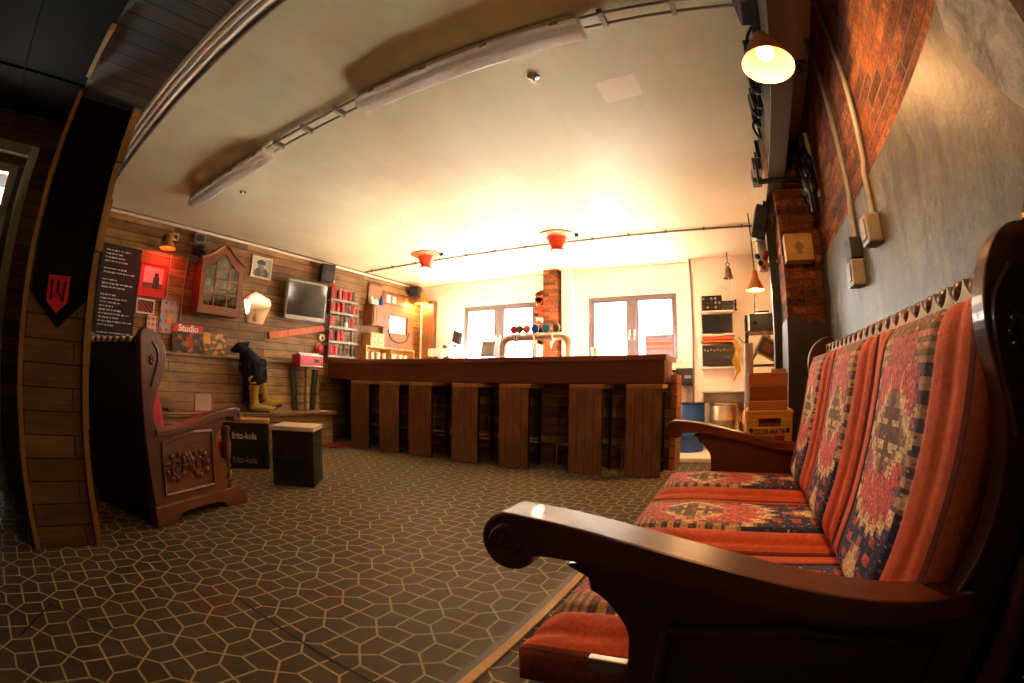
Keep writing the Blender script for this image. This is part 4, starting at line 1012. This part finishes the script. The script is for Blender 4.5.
m = MB(); m.box((-.20, -.10, .01), (.20, .10, .05), bev=.005); m.obj('plinth', 'redsock', t)
m = MB(); m.lathe([(.085, .05), (.085, .06), (0, .062)], (-.06, 0, 0), n=24); m.obj('platter', 'paper', t, smooth=40)
m = MB(); m.tube([(.14, .06, .055), (.14, .06, .072), (.05, -.03, .070)], .006, 6); m.obj('tone_arm', 'silver', t, smooth=40)
t = thing('monitor', 'dark flat monitor standing on the rack above the record deck', 'monitor', (-.25, 6.0, 1.4405))
m = MB(); m.box((-.20, -.015, .02), (.20, .015, .26), bev=.005); m.obj('casing', 'dark', t)
m = MB(); m.box((-.19, -.018, .03), (.19, -.015, .25)); m.obj('screen', 'screen', t)
m = MB(); m.box((-.08, -.05, 0), (.08, .06, .012)); m.box((-.02, -.01, .012), (.02, .01, .03)); m.obj('stand', 'dark', t)
t = thing('radio_receiver', 'old black receiver with many dials on the top rack shelf', 'receiver', (-.28, 6.0, 1.7355))
m = MB(); m.box((-.16, -.09, .0), (.10, .09, .19), bev=.006); m.obj('casing', 'blackmetal', t)
rr = random.Random(5)
for k2 in range(14):
    m = MB(); x = -.135+.052*(k2 % 5); z = .04+.055*(k2//5); m.lathe([(.017, 0), (.013, .016), (0, .018)], (x, -.09, z), (0, -1, 0), 12); m.obj('dial', rr.choice(['tvgrey', 'conduit', 'dark']), t, smooth=40)
t = thing('black_box', 'small black box next to the old receiver on the top rack shelf', 'box', (-.10, 6.0, 1.7355)); t.name = 'storage_box'
m = MB(); m.box((-.07, -.08, 0), (.07, .08, .10), bev=.005); m.obj('box', 'dark', t)
m = MB(); m.box((-.074, -.084, .10), (.074, .084, .118), bev=.004); m.obj('lid', 'black', t)
m = MB(); m.lathe([(.02, 0), (.02, .01), (.008, .03), (.008, .06), (.018, .08), (.006, .11), (.016, .13), (0, .15)], (-.0, 5.99, 1.7355), n=12); tag(m.obj('candlestick', 'blackmetal', None, smooth=40), 'thin dark candlestick at the end of the top rack shelf', 'candlestick')
t = thing('bell', 'dull bronze bell hanging on a chain above the equipment rack', 'bell', (-.07, 5.9, 2.13))
m = MB(); m.lathe([(.068, 0), (.062, .012), (.048, .06), (.04, .12), (.02, .15), (.0, .155), ], n=20, cap=False); m.obj('bell_body', 'bellm', t, smooth=50)
m = MB(); m.tube([(.025*math.sin(a), 0, .178+.025*math.cos(a)) for a in [2*PI*k2/12 for k2 in range(13)]], .006, 6); m.tube([(0, 0, .2), (0, 0, CEIL-2.13)], .006, 6); m.obj('hanger', 'blackmetal', t, smooth=50)
m = MB(); m.tube([(0, 0, .10), (0, 0, -.02)], .006, 6); m.tube([(0, 0, -.02), (.01, 0, -.2)], .007, 6); m.obj('pull_rope', 'paper', t)
t = thing('control_box', 'small black box with a display on the wall right of the window', 'control box', (-.72, YW, .925))
m = MB(); m.box((-.115, -.09, -.115), (.115, -.0002, .115), bev=.006); m.obj('casing', 'dark', t)
m = MB(); m.box((0, -.093, -.02), (.09, -.09, .02)); m.obj('display', 'tvgrey', t)
t = thing('wall_sink', 'long grey sink box under the equipment rack', 'sink', (-.17, 6.12, .60))
m = MB(); m.prism([(-.38, .125), (-.004, .125), (-.004, 0), (-.34, 0)], -.26, .26, 'YZ'); m.obj('basin', 'steel', t, bevel=.006)
m = MB(); m.box((-.28, -.40, .125), (.28, -.004, .14), bev=.004); m.obj('rim', 'tvgrey', t)
m = MB(); m.tube([(.1, -.1, 0), (.1, -.1, -.2), (.1, -.004, -.22)], .02, 10); m.obj('drain_pipe', 'whitep', t, smooth=50)
m = MB(); m.box((-.70, 5.0, 0), (.30, 6.12, .05), bev=.008); tag(m.obj('plinth', 'white'), 'low white platform drawn for the bright window-lit floor under the blue drum and steel keg', 'platform')  # white slab stands in for the floor lit through the windows
def drum(name, label, cat, x, y, r, h, mat, band):
    t = thing(name, label, cat, (x, y, .0505))
    m = MB(); pr = [(r*.97, 0), (r, .012), (r, h*.30), (r*1.03, h*.32), (r*1.03, h*.35), (r, h*.37), (r, h*.64), (r*1.03, h*.66), (r*1.03, h*.69), (r, h*.71), (r, h-.02), (r*.98, h)]
    m.lathe(pr+[(r*.94, h), (r*.93, h-.02), (0, h-.02)], n=32); m.obj('body', mat, t, smooth=40)
    m = MB(); m.lathe([(r*1.0, h-.012), (r*1.02, h-.006), (r*1.02, h+.004), (r*.95, h+.004), (r*.95, h-.012)], n=32, cap=False); m.obj('rim', band, t, smooth=40)
    m = MB(); m.lathe([(.035, h-.02), (.035, h), (0, h)], (r*.5, -r*.3, 0), n=14); m.obj('bung', band, t)
    return t
drum('drum', 'blue steel drum on the bright floor patch at the end of the bar', 'drum', -.595+.01, 5.55, .19, .56, 'blue', 'blackmetal')
drum('keg', 'shiny steel beer keg beside the blue drum', 'keg', -.17, 5.62, .17, .54, 'brushed', 'chrome')
drum('keg', 'second steel keg behind the yellow crates, with a yellow band', 'keg', .16, 5.4, .14, .50, 'gold', 'blackmetal')

# shelf stack near the column
t = thing('open_rack', 'dark open metal rack with stacked odds and ends beside the brown column', 'rack', (.24, 4.3, 0))
for sx in (-1, 1):
    for sy in (-1, 1):
        m = MB(); m.box((sx*.15-.012, sy*.14-.012, 0), (sx*.15+.012, sy*.14+.012, 1.42)); m.obj('upright', 'blackmetal', t)
for z in (.55, .98, 1.27):
    m = MB(); m.box((-.165, -.155, z), (.165, .155, z+.014)); m.obj('shelf', 'orangewood2' if z > 1.2 else 'blackmetal', t)
t = thing('green_radio', 'small grey-green metal box on the dark rack', 'box', (.24, 4.28, 1.2845)); t.name = 'metal_box'
m = MB(); m.box((-.12, -.11, .0), (.13, .11, .15), bev=.008); m.obj('casing', 'greenbox', t)
m = MB(); m.tube([(-.06, 0, .15), (-.06, 0, .18), (.07, 0, .18), (.07, 0, .15)], .008, 8); m.obj('handle', 'blackmetal', t, smooth=50)
m = MB(); m.lathe([(.018, 0), (.014, .012), (0, .014)], (-.07, -.11, .07), (0, -1, 0), 12); m.obj('knob', 'dark', t)
for x, c in ((.14, 'pink'), (.24, 'paper'), (.33, 'ply')):
    pass
t = thing('picture', 'small framed picture leaning on the dark rack', 'picture', (.24, 4.15, .9945), 0, rot=(-.12, .5, 0)); t.location.z = 1.06
m = MB(); m.box((-.10, -.012, -.005), (.10, .0, .17), bev=.003); m.obj('frame', 'ply', t)
grid_print('picture', 0, 0, 14, 14, lambda u, v: (150, 110, 80) if (u-.5)**2+(v-.5)**2 < .1 else (90, 80, 66), t, lambda u, v: (-.08+.16*u, -.0135, .012+.14*v))
m = MB(); m.tube([(.10, 4.06, .001), (.10, 4.06, 1.17)], .04, 14); tag(m.obj('wrapped_roll', 'whitep', None, smooth=50), 'tall white wrapped roll standing beside the dark rack', 'roll')
m = MB(); m.tube([(.11, 4.20, 1.012), (.22, 4.19, 1.16), (.30, 4.20, 1.24)], .014, 8); tag(m.obj('white_rod', 'conduit', None, smooth=50), 'pale rod lying at a slant across the dark rack', 'rod')
m = MB(); rr = random.Random(2)
for k2 in range(5):
    x = -.04+.012*k2; m.tube(spline([(x-.03, 5.893, 1.352), (x+.03, 5.84, 1.25), (x-.02, 5.83, 1.10+.03*k2), (x+.03, 5.84, .98), (x-.01, 5.85, .86+.04*k2)], 6), .009, 6)
tag(m.obj('rope_bundle', 'rope', None, smooth=50), 'bundle of yellow rope hanging beside the amplifier', 'rope')
m = MB(); m.tube(spline([(.02, 6.0, 1.40), (.1, 5.6, 1.30), (.17, 5.2, 1.44), (.20, 4.9, 1.56), (.21, 4.6, 1.86)], 6), .006, 6); tag(m.obj('lamp_cable', 'blackmetal', None, smooth=50), 'thin black cable drooping from the hanging lamp to the rack', 'cable')
# hanging lamp
t = thing('hanging_lamp', 'lit copper bell-shaded lamp hanging beside the bronze bell', 'lamp', (.21, 4.5, 1.70))
m = MB(); m.lathe([(.022, .19), (.03, .165), (.04, .11), (.086, .015), (.092, .0), (.086, .006), (.036, .105), (.022, .15)], n=26, cap=False); m.lathe([(.03, .165), (.022, .19), (0, .195)], n=20); m.obj('lamp_shade', 'shade', t, smooth=40)
m = MB(); m.ball((0, 0, .045), .036, (1, 1, 1.15), 14, 9); m.obj('bulb', 'bulbw', t, smooth=60)
m = MB(); m.tube([(0, 0, .19), (0, 0, CEIL-1.70)], .006, 6); m.obj('cord', 'blackmetal', t)
# crates beside the settle
def yc(z, dx, rz, label):
    t = thing('drinks_crate', label, 'crate', (.19+dx, 2.79, z), rz, 'yellow drinks crates')
    w_, h, dp = .135, .345, .15
    m = MB()
    m.box((-w_, -dp, 0), (w_, -dp+.012, .045)); m.box((-w_, -dp, .045), (-.075, -dp+.012, .20)); m.box((.065, -dp, .045), (w_, -dp+.012, .20)); m.box((-w_, -dp, .20), (w_, -dp+.012, .255)); m.box((-w_, -dp, .255), (-.065, -dp+.012, .30)); m.box((.065, -dp, .255), (w_, -dp+.012, .30)); m.box((-w_, -dp, .30), (w_, -dp+.012, h))
    for x in (-.03, .02): m.box((x-.006, -dp, .045), (x+.006, -dp+.012, .20))
    m.box((-w_, dp-.012, 0), (w_, dp, h)); m.box((-w_, -dp+.012, 0), (-w_+.012, dp-.012, h)); m.box((w_-.012, -dp+.012, 0), (w_, dp-.012, h)); m.box((-w_+.012, -dp+.012, 0), (w_-.012, dp-.012, .012))
    m.box((-w_-.004, -dp-.004, h-.02), (w_+.004, dp+.004, h)); m.obj('crate_body', 'yellow', t, bevel=.004)
    m = MB(); m.box((-w_+.014, -dp+.03, .014), (w_-.014, -dp+.05, h-.03)); m.obj('bottles_inside', 'orangewood2', t)
    text('lettering', 'CLUB-MATE', 'wainscot', .036, (0, -dp-.0012, .227), (PI/2, 0, 0), t, .95, .0012)
    for s in (-1, 1):
        m = MB(); m.ball((s*.108, -dp-.001, .235), .012, (1, .2, 1.3), 10, 6); m.obj('emblem', 'wainscot', t)
    return t
yc(0, 0, 0, 'lower yellow drinks crate, mostly hidden behind the far arm of the settle')
yc(.3455, 0, 0, 'upper yellow drinks crate under the wooden box beside the settle')
t = thing('cup', 'small red plastic cup on the far arm side, in front of the yellow crate', 'cup', (.245, 2.575, 0)); t.name = 'red_canister'
m = MB(); m.lathe([(.026, 0), (.03, .02), (.03, .53), (.027, .54)], n=16); m.obj('body', 'red', t, smooth=40)
m = MB(); m.lathe([(.029, .54), (.029, .56), (0, .562)], n=16); m.obj('lid', 'red', t, smooth=40); t['label'] = 'slim red canister standing before the yellow crates'; t['category'] = 'canister'
t = thing('wooden_box', 'stacked-board orange wooden box on top of the yellow crates', 'box', (.18, 2.79, .6915))
m = MB(); m.box((-.115, -.12, 0), (.115, .12, .05)); m.box((-.115, -.12, .125), (.115, .12, .205)); m.obj('box', 'orangewood', t, bevel=.004)
m = MB(); m.box((-.112, -.117, .05), (.112, .117, .125)); m.obj('middle_board', 'orangewood2', t)
m = MB(); m.box((.02, -.08, .205), (.11, .05, .225)); m.obj('lid', 'palewood', t)
# box on the pier, speaker, decorations, teal cloth
t = thing('wall_box', 'yellowed wooden box with a faded dark print on the brick pier', 'box', (.45, 3.0, 1.655))
m = MB(); m.box((-.095, -.12, -.085), (.095, -.0005, .085), bev=.004); m.obj('box', 'yellowwood', t)
m = MB(); m.lathe([(.03, 0), (.03, .0015)], (-.0, -.12, .0), (0, -1, 0), 14); m.box((-.02, -.1215, -.045), (.02, -.12, -.03)); m.obj('faded_print', 'brownpanel', t)
t = thing('loudspeaker', 'black box loudspeaker tilted at the end of the steel beam', 'loudspeaker', (.235, 3.30, 1.955), 0, rot=(.15, .28, .1))
m = MB(); m.box((-.05, -.08, -.125), (.05, .08, .125), bev=.012); m.obj('cabinet', 'black', t)
m = MB(); m.lathe([(.04, 0), (.04, .004), (.02, .002)], (0, -.08, -.03), (0, -1, 0), 18); m.obj('speaker_cone', 'dark', t, smooth=40)
m = MB(); m.box((.0, -.02, .12), (.06, .02, .17)); m.obj('bracket', 'blackmetal', t)
t = thing('bead_tube', 'clear tube of coloured balls hanging below the tilted loudspeaker', 'ornament', (.26, 3.52, 1.66)); t.location = (.235, 3.45, 1.64)
m = MB(); m.lathe([(.035, .0), (.04, .02), (.04, .28), (.035, .30)], n=16); m.obj('tube', 'whitep', t, smooth=40)
for q, (x, z, c) in enumerate([(-.04, .10, 'blue'), (.02, .09, 'red'), (.035, .12, 'red'), (.03, .03, 'yellow'), (-.02, .05, 'green'), (.0, .02, 'orangep')]):
    m = MB(); m.ball((x, -.045, z), .022, (1, .9, 1), 10, 7); m.obj('ball', c, t, smooth=60)
m = MB(); m.tube([(0, 0, .3), (0, 0, .44)], .004, 6); m.obj('cord', 'blackmetal', t)
t = thing('teal_cloth', 'narrow teal cloth hanging on the brown column', 'cloth', (.335, 3.408, 1.2))
m = MB(); m.prism([(-.012, .50), (.03, .50), (.045, .2), (.03, 0), (.005, .02), (.0, .25)], -.016, -.004, 'XZ'); m.obj('cloth', 'teal', t)
m = MB(); m.lathe([(.012, -.03), (.012, 0)], (.01, 0, .49), (0, 1, 0), 10); m.obj('hook', 'gold', t)

# black ornament board high on the brick wall
t = thing('wall_ornament', 'black carved ornament on a white board high on the brick wall', 'ornament', (XR, 2.72, 2.13))
m = MB(); m.box((-.03, -.02, -.22), (-.004, .26, .22), bev=.004); m.obj('board', 'whitep', t)
m = MB(); rr = random.Random(9)
m.tube(spline([(-.05, .02, -.30), (-.06, -.03, -.2), (-.06, -.02, -.05), (-.06, .03, .08), (-.05, .0, .2)], 5), [.03]*6+[.05]*9+[.03]*6, 10)
for k2 in range(22): m.ball((-.05-rr.random()*.03, rr.uniform(-.10, .16), rr.uniform(-.22, .2)), rr.uniform(.02, .045), (.7, 1, 1.2), 8, 6)
m.obj('carving', 'black', t, smooth=50)
# switch boxes and conduits on the plaster
SB = [(.62-.018, 1.67, 1.37, 'upper grey switch box on the plastered wall, nearer the settle end', 1.80, 1.46, [(1.67, 1.43), (1.66, 1.60), (1.60, 1.85), (1.55, 2.1), (1.53, CEIL)]),
      (.62-.018, 1.99, 1.28, 'lower grey switch box on the plastered wall, farther from the camera', 2.2, 1.4, [(1.99, 1.36), (1.99, 1.55), (1.98, 1.8), (1.94, 2.1), (1.90, CEIL)])]
for q, (x, y, z, lab, *_r, path) in enumerate(SB):
    t = thing('switch_box', lab, 'switch box', (x, y, z), 0)
    t['label'] = ['grey switch box on the plastered wall, the one nearer the settle back', 'two-part grey switch box on the plastered wall, closer to the brick pier'][q]
    m = MB(); m.box((-.065, -.05, -.055), (-.001, .05, .055), bev=.008); m.obj('box', 'conduit', t)
    m = MB(); m.box((-.072, -.032, -.035), (-.065, .032, .035), bev=.003); m.obj('rocker', 'tvgrey', t)
    if q:
        m = MB(); m.box((-.06, -.05, .06), (-.001, .05, .15), bev=.006); m.obj('socket', 'dark', t)
        path = [(1.99, 1.43)]+path[1:]
    m = MB(); m.tube([(XR-.030 if p[1] < 1.62 else XR-.022, p[0], p[1]) for p in spline(path, 5)], .013, 10)
    o = tag(m.obj('conduit_pipe', 'conduit' if q == 0 else 'orangewood', None, smooth=50), ['grey conduit pipe climbing the bricks from the nearer switch box', 'orange-lit conduit pipe climbing the bricks from the two-part switch box'][q], 'pipe', None)
    if q: o.data.materials[0] = M['conduit']; o['label'] = 'conduit pipe climbing the bricks from the two-part switch box'
    for p in path[2:4]:
        pass
# brass banded post beside the near end of the settle
t = thing('turned_post', 'dark turned wooden post with bright brass bands at the near end of the settle', 'post', (.515, .545, 0))
m = MB(); m.lathe([(.05, 0), (.05, .05), (.03, .08), (.03, .5), (.04, .55), (.03, .6), (.03, .94), (.036, .96), (.036, 1.06), (.03, 1.075), (0, 1.085)], n=20); m.obj('post', 'oak', t, smooth=45)
for z in (.985, 1.0, 1.035, 1.05):
    m = MB(); m.lathe([(.036, z-.006), (.0405, z-.003), (.0405, z+.003), (.036, z+.006)], n=20, cap=False); m.obj('brass_band', 'gold', t, smooth=45)

# ------------------------------------------------------------------ ceiling fixtures
def tube_light(x0, x1, label):
    t = thing('tube_light', label, 'ceiling light', ((x0+x1)/2, 1.555, CEIL), 0, 'fluorescent tube lights'); a = (x1-x0)/2
    m = MB(); m.prism([(-.062, -.012), (-.068, -.05), (.068, -.05), (.062, -.012)], -a, a, 'YZ'); m.obj('housing', 'whitep', t, bevel=.004)
    m = MB(); m.prism([(-.07, -.05), (-.066, -.085), (-.04, -.108), (.04, -.108), (.066, -.085), (.07, -.05)], -a-.01, a+.01, 'YZ'); m.obj('diffuser', 'diff', t, bevel=.006)
    for q in range(4):
        m = MB(); m.box((-a+.1+q*(2*a-.22)/3, -.074, -.062), (-a+.14+q*(2*a-.22)/3, .074, -.04)); m.obj('clip', 'tvgrey', t)
    for x in (-a*.6, a*.6):
        m = MB(); m.box((x-.03, -.03, -.012), (x+.03, .03, -.0005)); m.obj('mounting', 'whitep', t)
    return t
tube_light(-1.80, -.49, 'fluorescent tube light on the ceiling, the one nearer the camera and the near lamp')
tube_light(-4.17, -2.80, 'fluorescent tube light on the ceiling, the one toward the planked wall')
COL.objects['tube_light']['label'] = 'large white fluorescent tube light on the ceiling, above the tiles in front of the settle'
COL.objects['tube_light.001']['label'] = 'white fluorescent tube light on the ceiling, close to the planked wall'
for q, (x0, x1) in enumerate(((-2.79, -1.81), (-.48, .24))):
    m = MB()
    for y in (1.525, 1.60): m.tube([(x0, y, CEIL-.022), (x1, y, CEIL-.022)], .0085, 8)
    x = x0+.1
    while x < x1: m.box((x-.012, 1.51, CEIL-.034), (x+.012, 1.615, CEIL-.0005)); x += .33
    tag(m.obj('conduit_run', 'conduit', None, smooth=40), ['double cable conduit joining the two tube lights', 'double cable conduit between the larger tube light and the steel beam'][q], 'conduit')
m = MB(); m.tube([(-5.05, 4.84, CEIL-.02), (.27, 4.84, CEIL-.02)], .011, 8)
x = -4.9
while x < .2: m.box((x-.01, 4.825, CEIL-.034), (x+.01, 4.855, CEIL-.0005)); x += .42
tag(m.obj('conduit_run', 'steel', None, smooth=40), 'long thin conduit crossing the ceiling above the bar', 'conduit')
m = MB(); m.tube([(-3.05, 4.86, CEIL-.012), (-2.75, 6.05, CEIL-.012)], .008, 8); tag(m.obj('conduit_run', 'whitep', None, smooth=40), 'thin white conduit slanting to the brick chimney breast', 'conduit')
for q, y in enumerate((.515, .560, .605, .655)):
    m = MB(); m.tube([(-4.9, y, CEIL-.028), (.28, y, CEIL-.028)], .0185, 10)
    tag(m.obj('ceiling_pipe', 'whitep' if q < 3 else 'steel', None, smooth=40), ['white pipe along the beam, the one nearest the beam', 'white pipe along the beam, second from the beam', 'white pipe along the beam, third from the beam', 'dark grey pipe along the beam, farthest from the beam'][q], 'pipe', 'pipes along the header beam')
for q, (x, y) in enumerate(((-.885, 1.895), (-.905, 5.02), (-3.72, 1.87))):
    t = thing('sprinkler', ['sprinkler head on the ceiling beyond the larger tube light', 'small sprinkler head on the ceiling before the right window', 'sprinkler head on the ceiling beside the light near the planked wall'][q], 'sprinkler', (x, y, CEIL), 0, 'ceiling sprinklers')
    m = MB(); m.lathe([(.035, -.001), (.034, -.008), (.014, -.012)], n=18); m.obj('flange', 'chrome', t, smooth=40)
    m = MB(); m.lathe([(.010, -.012), (.010, -.032), (.006, -.036), (.006, -.046), (.02, -.048), (.02, -.051)], n=12); m.obj('nozzle', 'brushed', t, smooth=40)
for q, (x, y) in enumerate(((-3.68, 4.61), (-1.88, 4.61))):
    t = thing('pendant_lamp', ['lit ceiling lamp with red funnel socket, the one nearer the planked wall', 'lit ceiling lamp with red funnel socket above the beer tap'][q], 'lamp', (x, y, CEIL), 0, 'red-socketed ceiling lamps')
    m = MB(); m.lathe([(.205, -.001), (.205, -.012), (.16, -.03), (.12, -.034), (.0, -.034)], n=32); m.obj('ceiling_rose', 'rose', t, smooth=40)
    m = MB(); m.lathe([(.12, -.034), (.10, -.06), (.075, -.13), (.06, -.15), (.075, -.17), (.07, -.185), (0, -.186)], n=26); m.obj('socket', 'redsock', t, smooth=40)
    m = MB(); m.lathe([(.045, -.185), (.06, -.21), (.074, -.25), (.074, -.28), (.06, -.315), (.03, -.335), (0, -.338)], n=22); m.obj('bulb', 'bulbc', t, smooth=60)
    m = MB(); m.tube([(.20, .03, -.02), (.24, .03, -.02)], .02, 8); m.obj('cable_gland', 'blackmetal', t)

# near lamp on the steel beam
t = thing('beam_lamp', 'bright copper-shaded spot lamp on an arm from the steel beam', 'lamp', (.40, 1.62, 2.085))
D_ = Vector((-.07, -.13, -1)).normalized(); A = Vector((.252, 1.385, 1.905))-D_*.15-Vector((.40, 1.62, 2.085))
m = MB(); m.box((-.02, -.035, -.018), (.06, .035, -.001)); m.tube([(.02, 0, -.018), (.03, .01, -.035), (-.03, -.03, -.03), A-D_*.02], [.014, .014, .016, .018], 10); m.obj('arm', 'blackmetal', t, smooth=50)
m = MB(); m.lathe([(.034, -.01), (.042, .02), (.062, .05), (.094, .135), (.099, .15)], A, D_, 30, False); m.lathe([(.034, -.01), (.02, -.03), (0, -.032)], A, D_, 20); sh = m.obj('lamp_shade', 'shade', t, smooth=40)
m = MB(); m.lathe([(.099, .15), (.090, .134), (.058, .052), (.034, .024), (0.001, .02)], A, D_, 30, False); m.obj('shade_lining', 'shadein', sh, smooth=40)
m = MB(); m.ball(A+D_*.075, .036, (1, 1, 1), 16, 10); m.obj('bulb', 'bulbn', t, smooth=60)
# gear clamped along the steel beam
t = thing('cable_loom', 'bundle of black cables and connectors along the steel beam beyond the near lamp', 'cables', (.285, 2.1, 2.3))
m = MB(); rr = random.Random(4)
for q in range(6):
    y = -.35+.11*q; m.tube(spline([(.014, y, .13), (-.03, y+.03, .05), (-.02, y+.1, -.12-.05*rr.random()), (-.045, y+.15, -.03), (.012, y+.2, .10)], 5), .008, 6)
m.obj('cable', 'blackmetal', t, smooth=50)
for y, z, c in ((-.22, .06, 'black'), (-.05, .03, 'dark'), (.12, .0, 'black'), (.26, .05, 'dark')):
    m = MB(); m.box((-.045, y-.05, z-.07), (.012, y+.05, z+.06), bev=.008); m.obj('connector', c, t)
t = thing('dimmer_box', 'black lighting box with silver edges on the steel beam beside the near lamp', 'box', (.27, 1.42, 2.38)); t.name = 'lighting_box'
m = MB(); m.box((-.05, -.11, -.14), (.03, .11, .06), bev=.01); m.obj('casing', 'black', t)
for z in (-.02, -.10):
    m = MB(); m.box((-.053, -.112, z), (.03, -.09, z+.018)); m.obj('silver_edge', 'silver', t)
t = thing('beam_clamp', 'dark steel clamp bracket across the underside of the steel beam', 'clamp', (.36, 2.82, 2.085))
m = MB(); m.box((-.13, -.025, -.02), (.16, .025, -.001), bev=.003); m.box((-.13, -.025, -.001), (-.115, .025, .12)); m.box((.145, -.025, -.001), (.16, .025, .12)); m.obj('bracket', 'blackmetal', t)
for z, c in ((.04, 'dark'), (-.08, 'black')):
    pass
for q, (y, lab) in enumerate(((2.98, 'small grey floodlight box on the steel beam just past the clamp'), (3.16, 'small black floodlight box on the steel beam nearest the column'))):
    t = thing('floodlight', lab, 'floodlight', (.27, y, 2.25), 0, 'floodlights on the steel beam')
    m = MB(); m.box((-.05, -.06, -.05), (.02, .06, .05), bev=.008); m.obj('casing', 'conduit' if q == 0 else 'black', t)
    m = MB(); m.box((-.045, -.063, -.04), (.015, -.06, .04)); m.obj('front_glass', 'screen', t)
    m = MB(); m.box((.0, -.02, .05), (.028, .02, .2)); m.obj('bracket', 'blackmetal', t)

# ------------------------------------------------------------------ light
def point(name, loc, c, e, r=.03, spot=None, aim=None):
    l = bpy.data.lights.new(name, 'SPOT' if spot else 'POINT'); l.energy = e; l.color = c; l.shadow_soft_size = r
    if spot: l.spot_size = spot; l.spot_blend = .6
    o = bpy.data.objects.new(name, l); COL.objects.link(o); o.location = loc
    if aim: o.rotation_euler = Vector(aim).to_track_quat('-Z', 'Y').to_euler()
    return o
WARM = (1, .54, .21)
point('near_lamp_light', Vector((.40, 1.62, 2.085))+A+D_*.185, WARM, 4.2, .04)
point('hanging_lamp_light', (.21, 4.5, 1.675), WARM, 11, .03)
point('corner_lamp_light', (XL+.19, 6.08, 2.13), WARM, 4, .03)
point('red_lamp_light', (XL+.17, 1.60, 2.135), (1, .07, .04), 1.5, .02)
for x, y in ((-3.68, 4.61), (-1.88, 4.61)): point('pendant_light', (x, y, CEIL-.37), (1, .80, .55), 1.0, .06)
for n, q in (('window_daylight_1', W1), ('window_daylight_2', W2)):
    l = bpy.data.lights.new(n, 'AREA'); l.shape = 'RECTANGLE'; l.size = q[1]-q[0]; l.size_y = q[3]-q[2]
    o = bpy.data.objects.new(n, l); COL.objects.link(o); o.location = ((q[0]+q[1])/2, YW+.53, (q[2]+q[3])/2); o.rotation_euler = (-PI/2, 0, 0)
    l.cycles.is_portal = True
wd = bpy.data.worlds.new('sky'); SC.world = wd; wd.use_nodes = True
nt = wd.node_tree; bg = nt.nodes['Background']; bg.inputs[0].default_value = (1.0, .96, .88, 1); bg.inputs[1].default_value = 7
sl = bpy.data.lights.new('sun', 'SUN'); sl.energy = 165; sl.angle = .02; sl.color = (1, .97, .85)
so = bpy.data.objects.new('sun', sl); COL.objects.link(so); so.rotation_euler = Vector((.06, -.934, -.358)).to_track_quat('-Z', 'Y').to_euler(); so.location = (-2, 9, 5)

# ------------------------------------------------------------------ render look
SC.view_settings.view_transform = 'Standard'; SC.view_settings.look = 'None'; SC.view_settings.gamma = 1; SC.view_settings.use_curve_mapping = False
SC.view_settings.exposure = 2.3
cy = SC.cycles
cy.use_denoising = True
try: cy.denoiser = 'OPENIMAGEDENOISE'
except Exception: pass
cy.max_bounces = 10; cy.diffuse_bounces = 6; cy.glossy_bounces = 4; cy.transparent_max_bounces = 8; cy.caustics_reflective = True; cy.caustics_refractive = False
cy.sample_clamp_indirect = 40
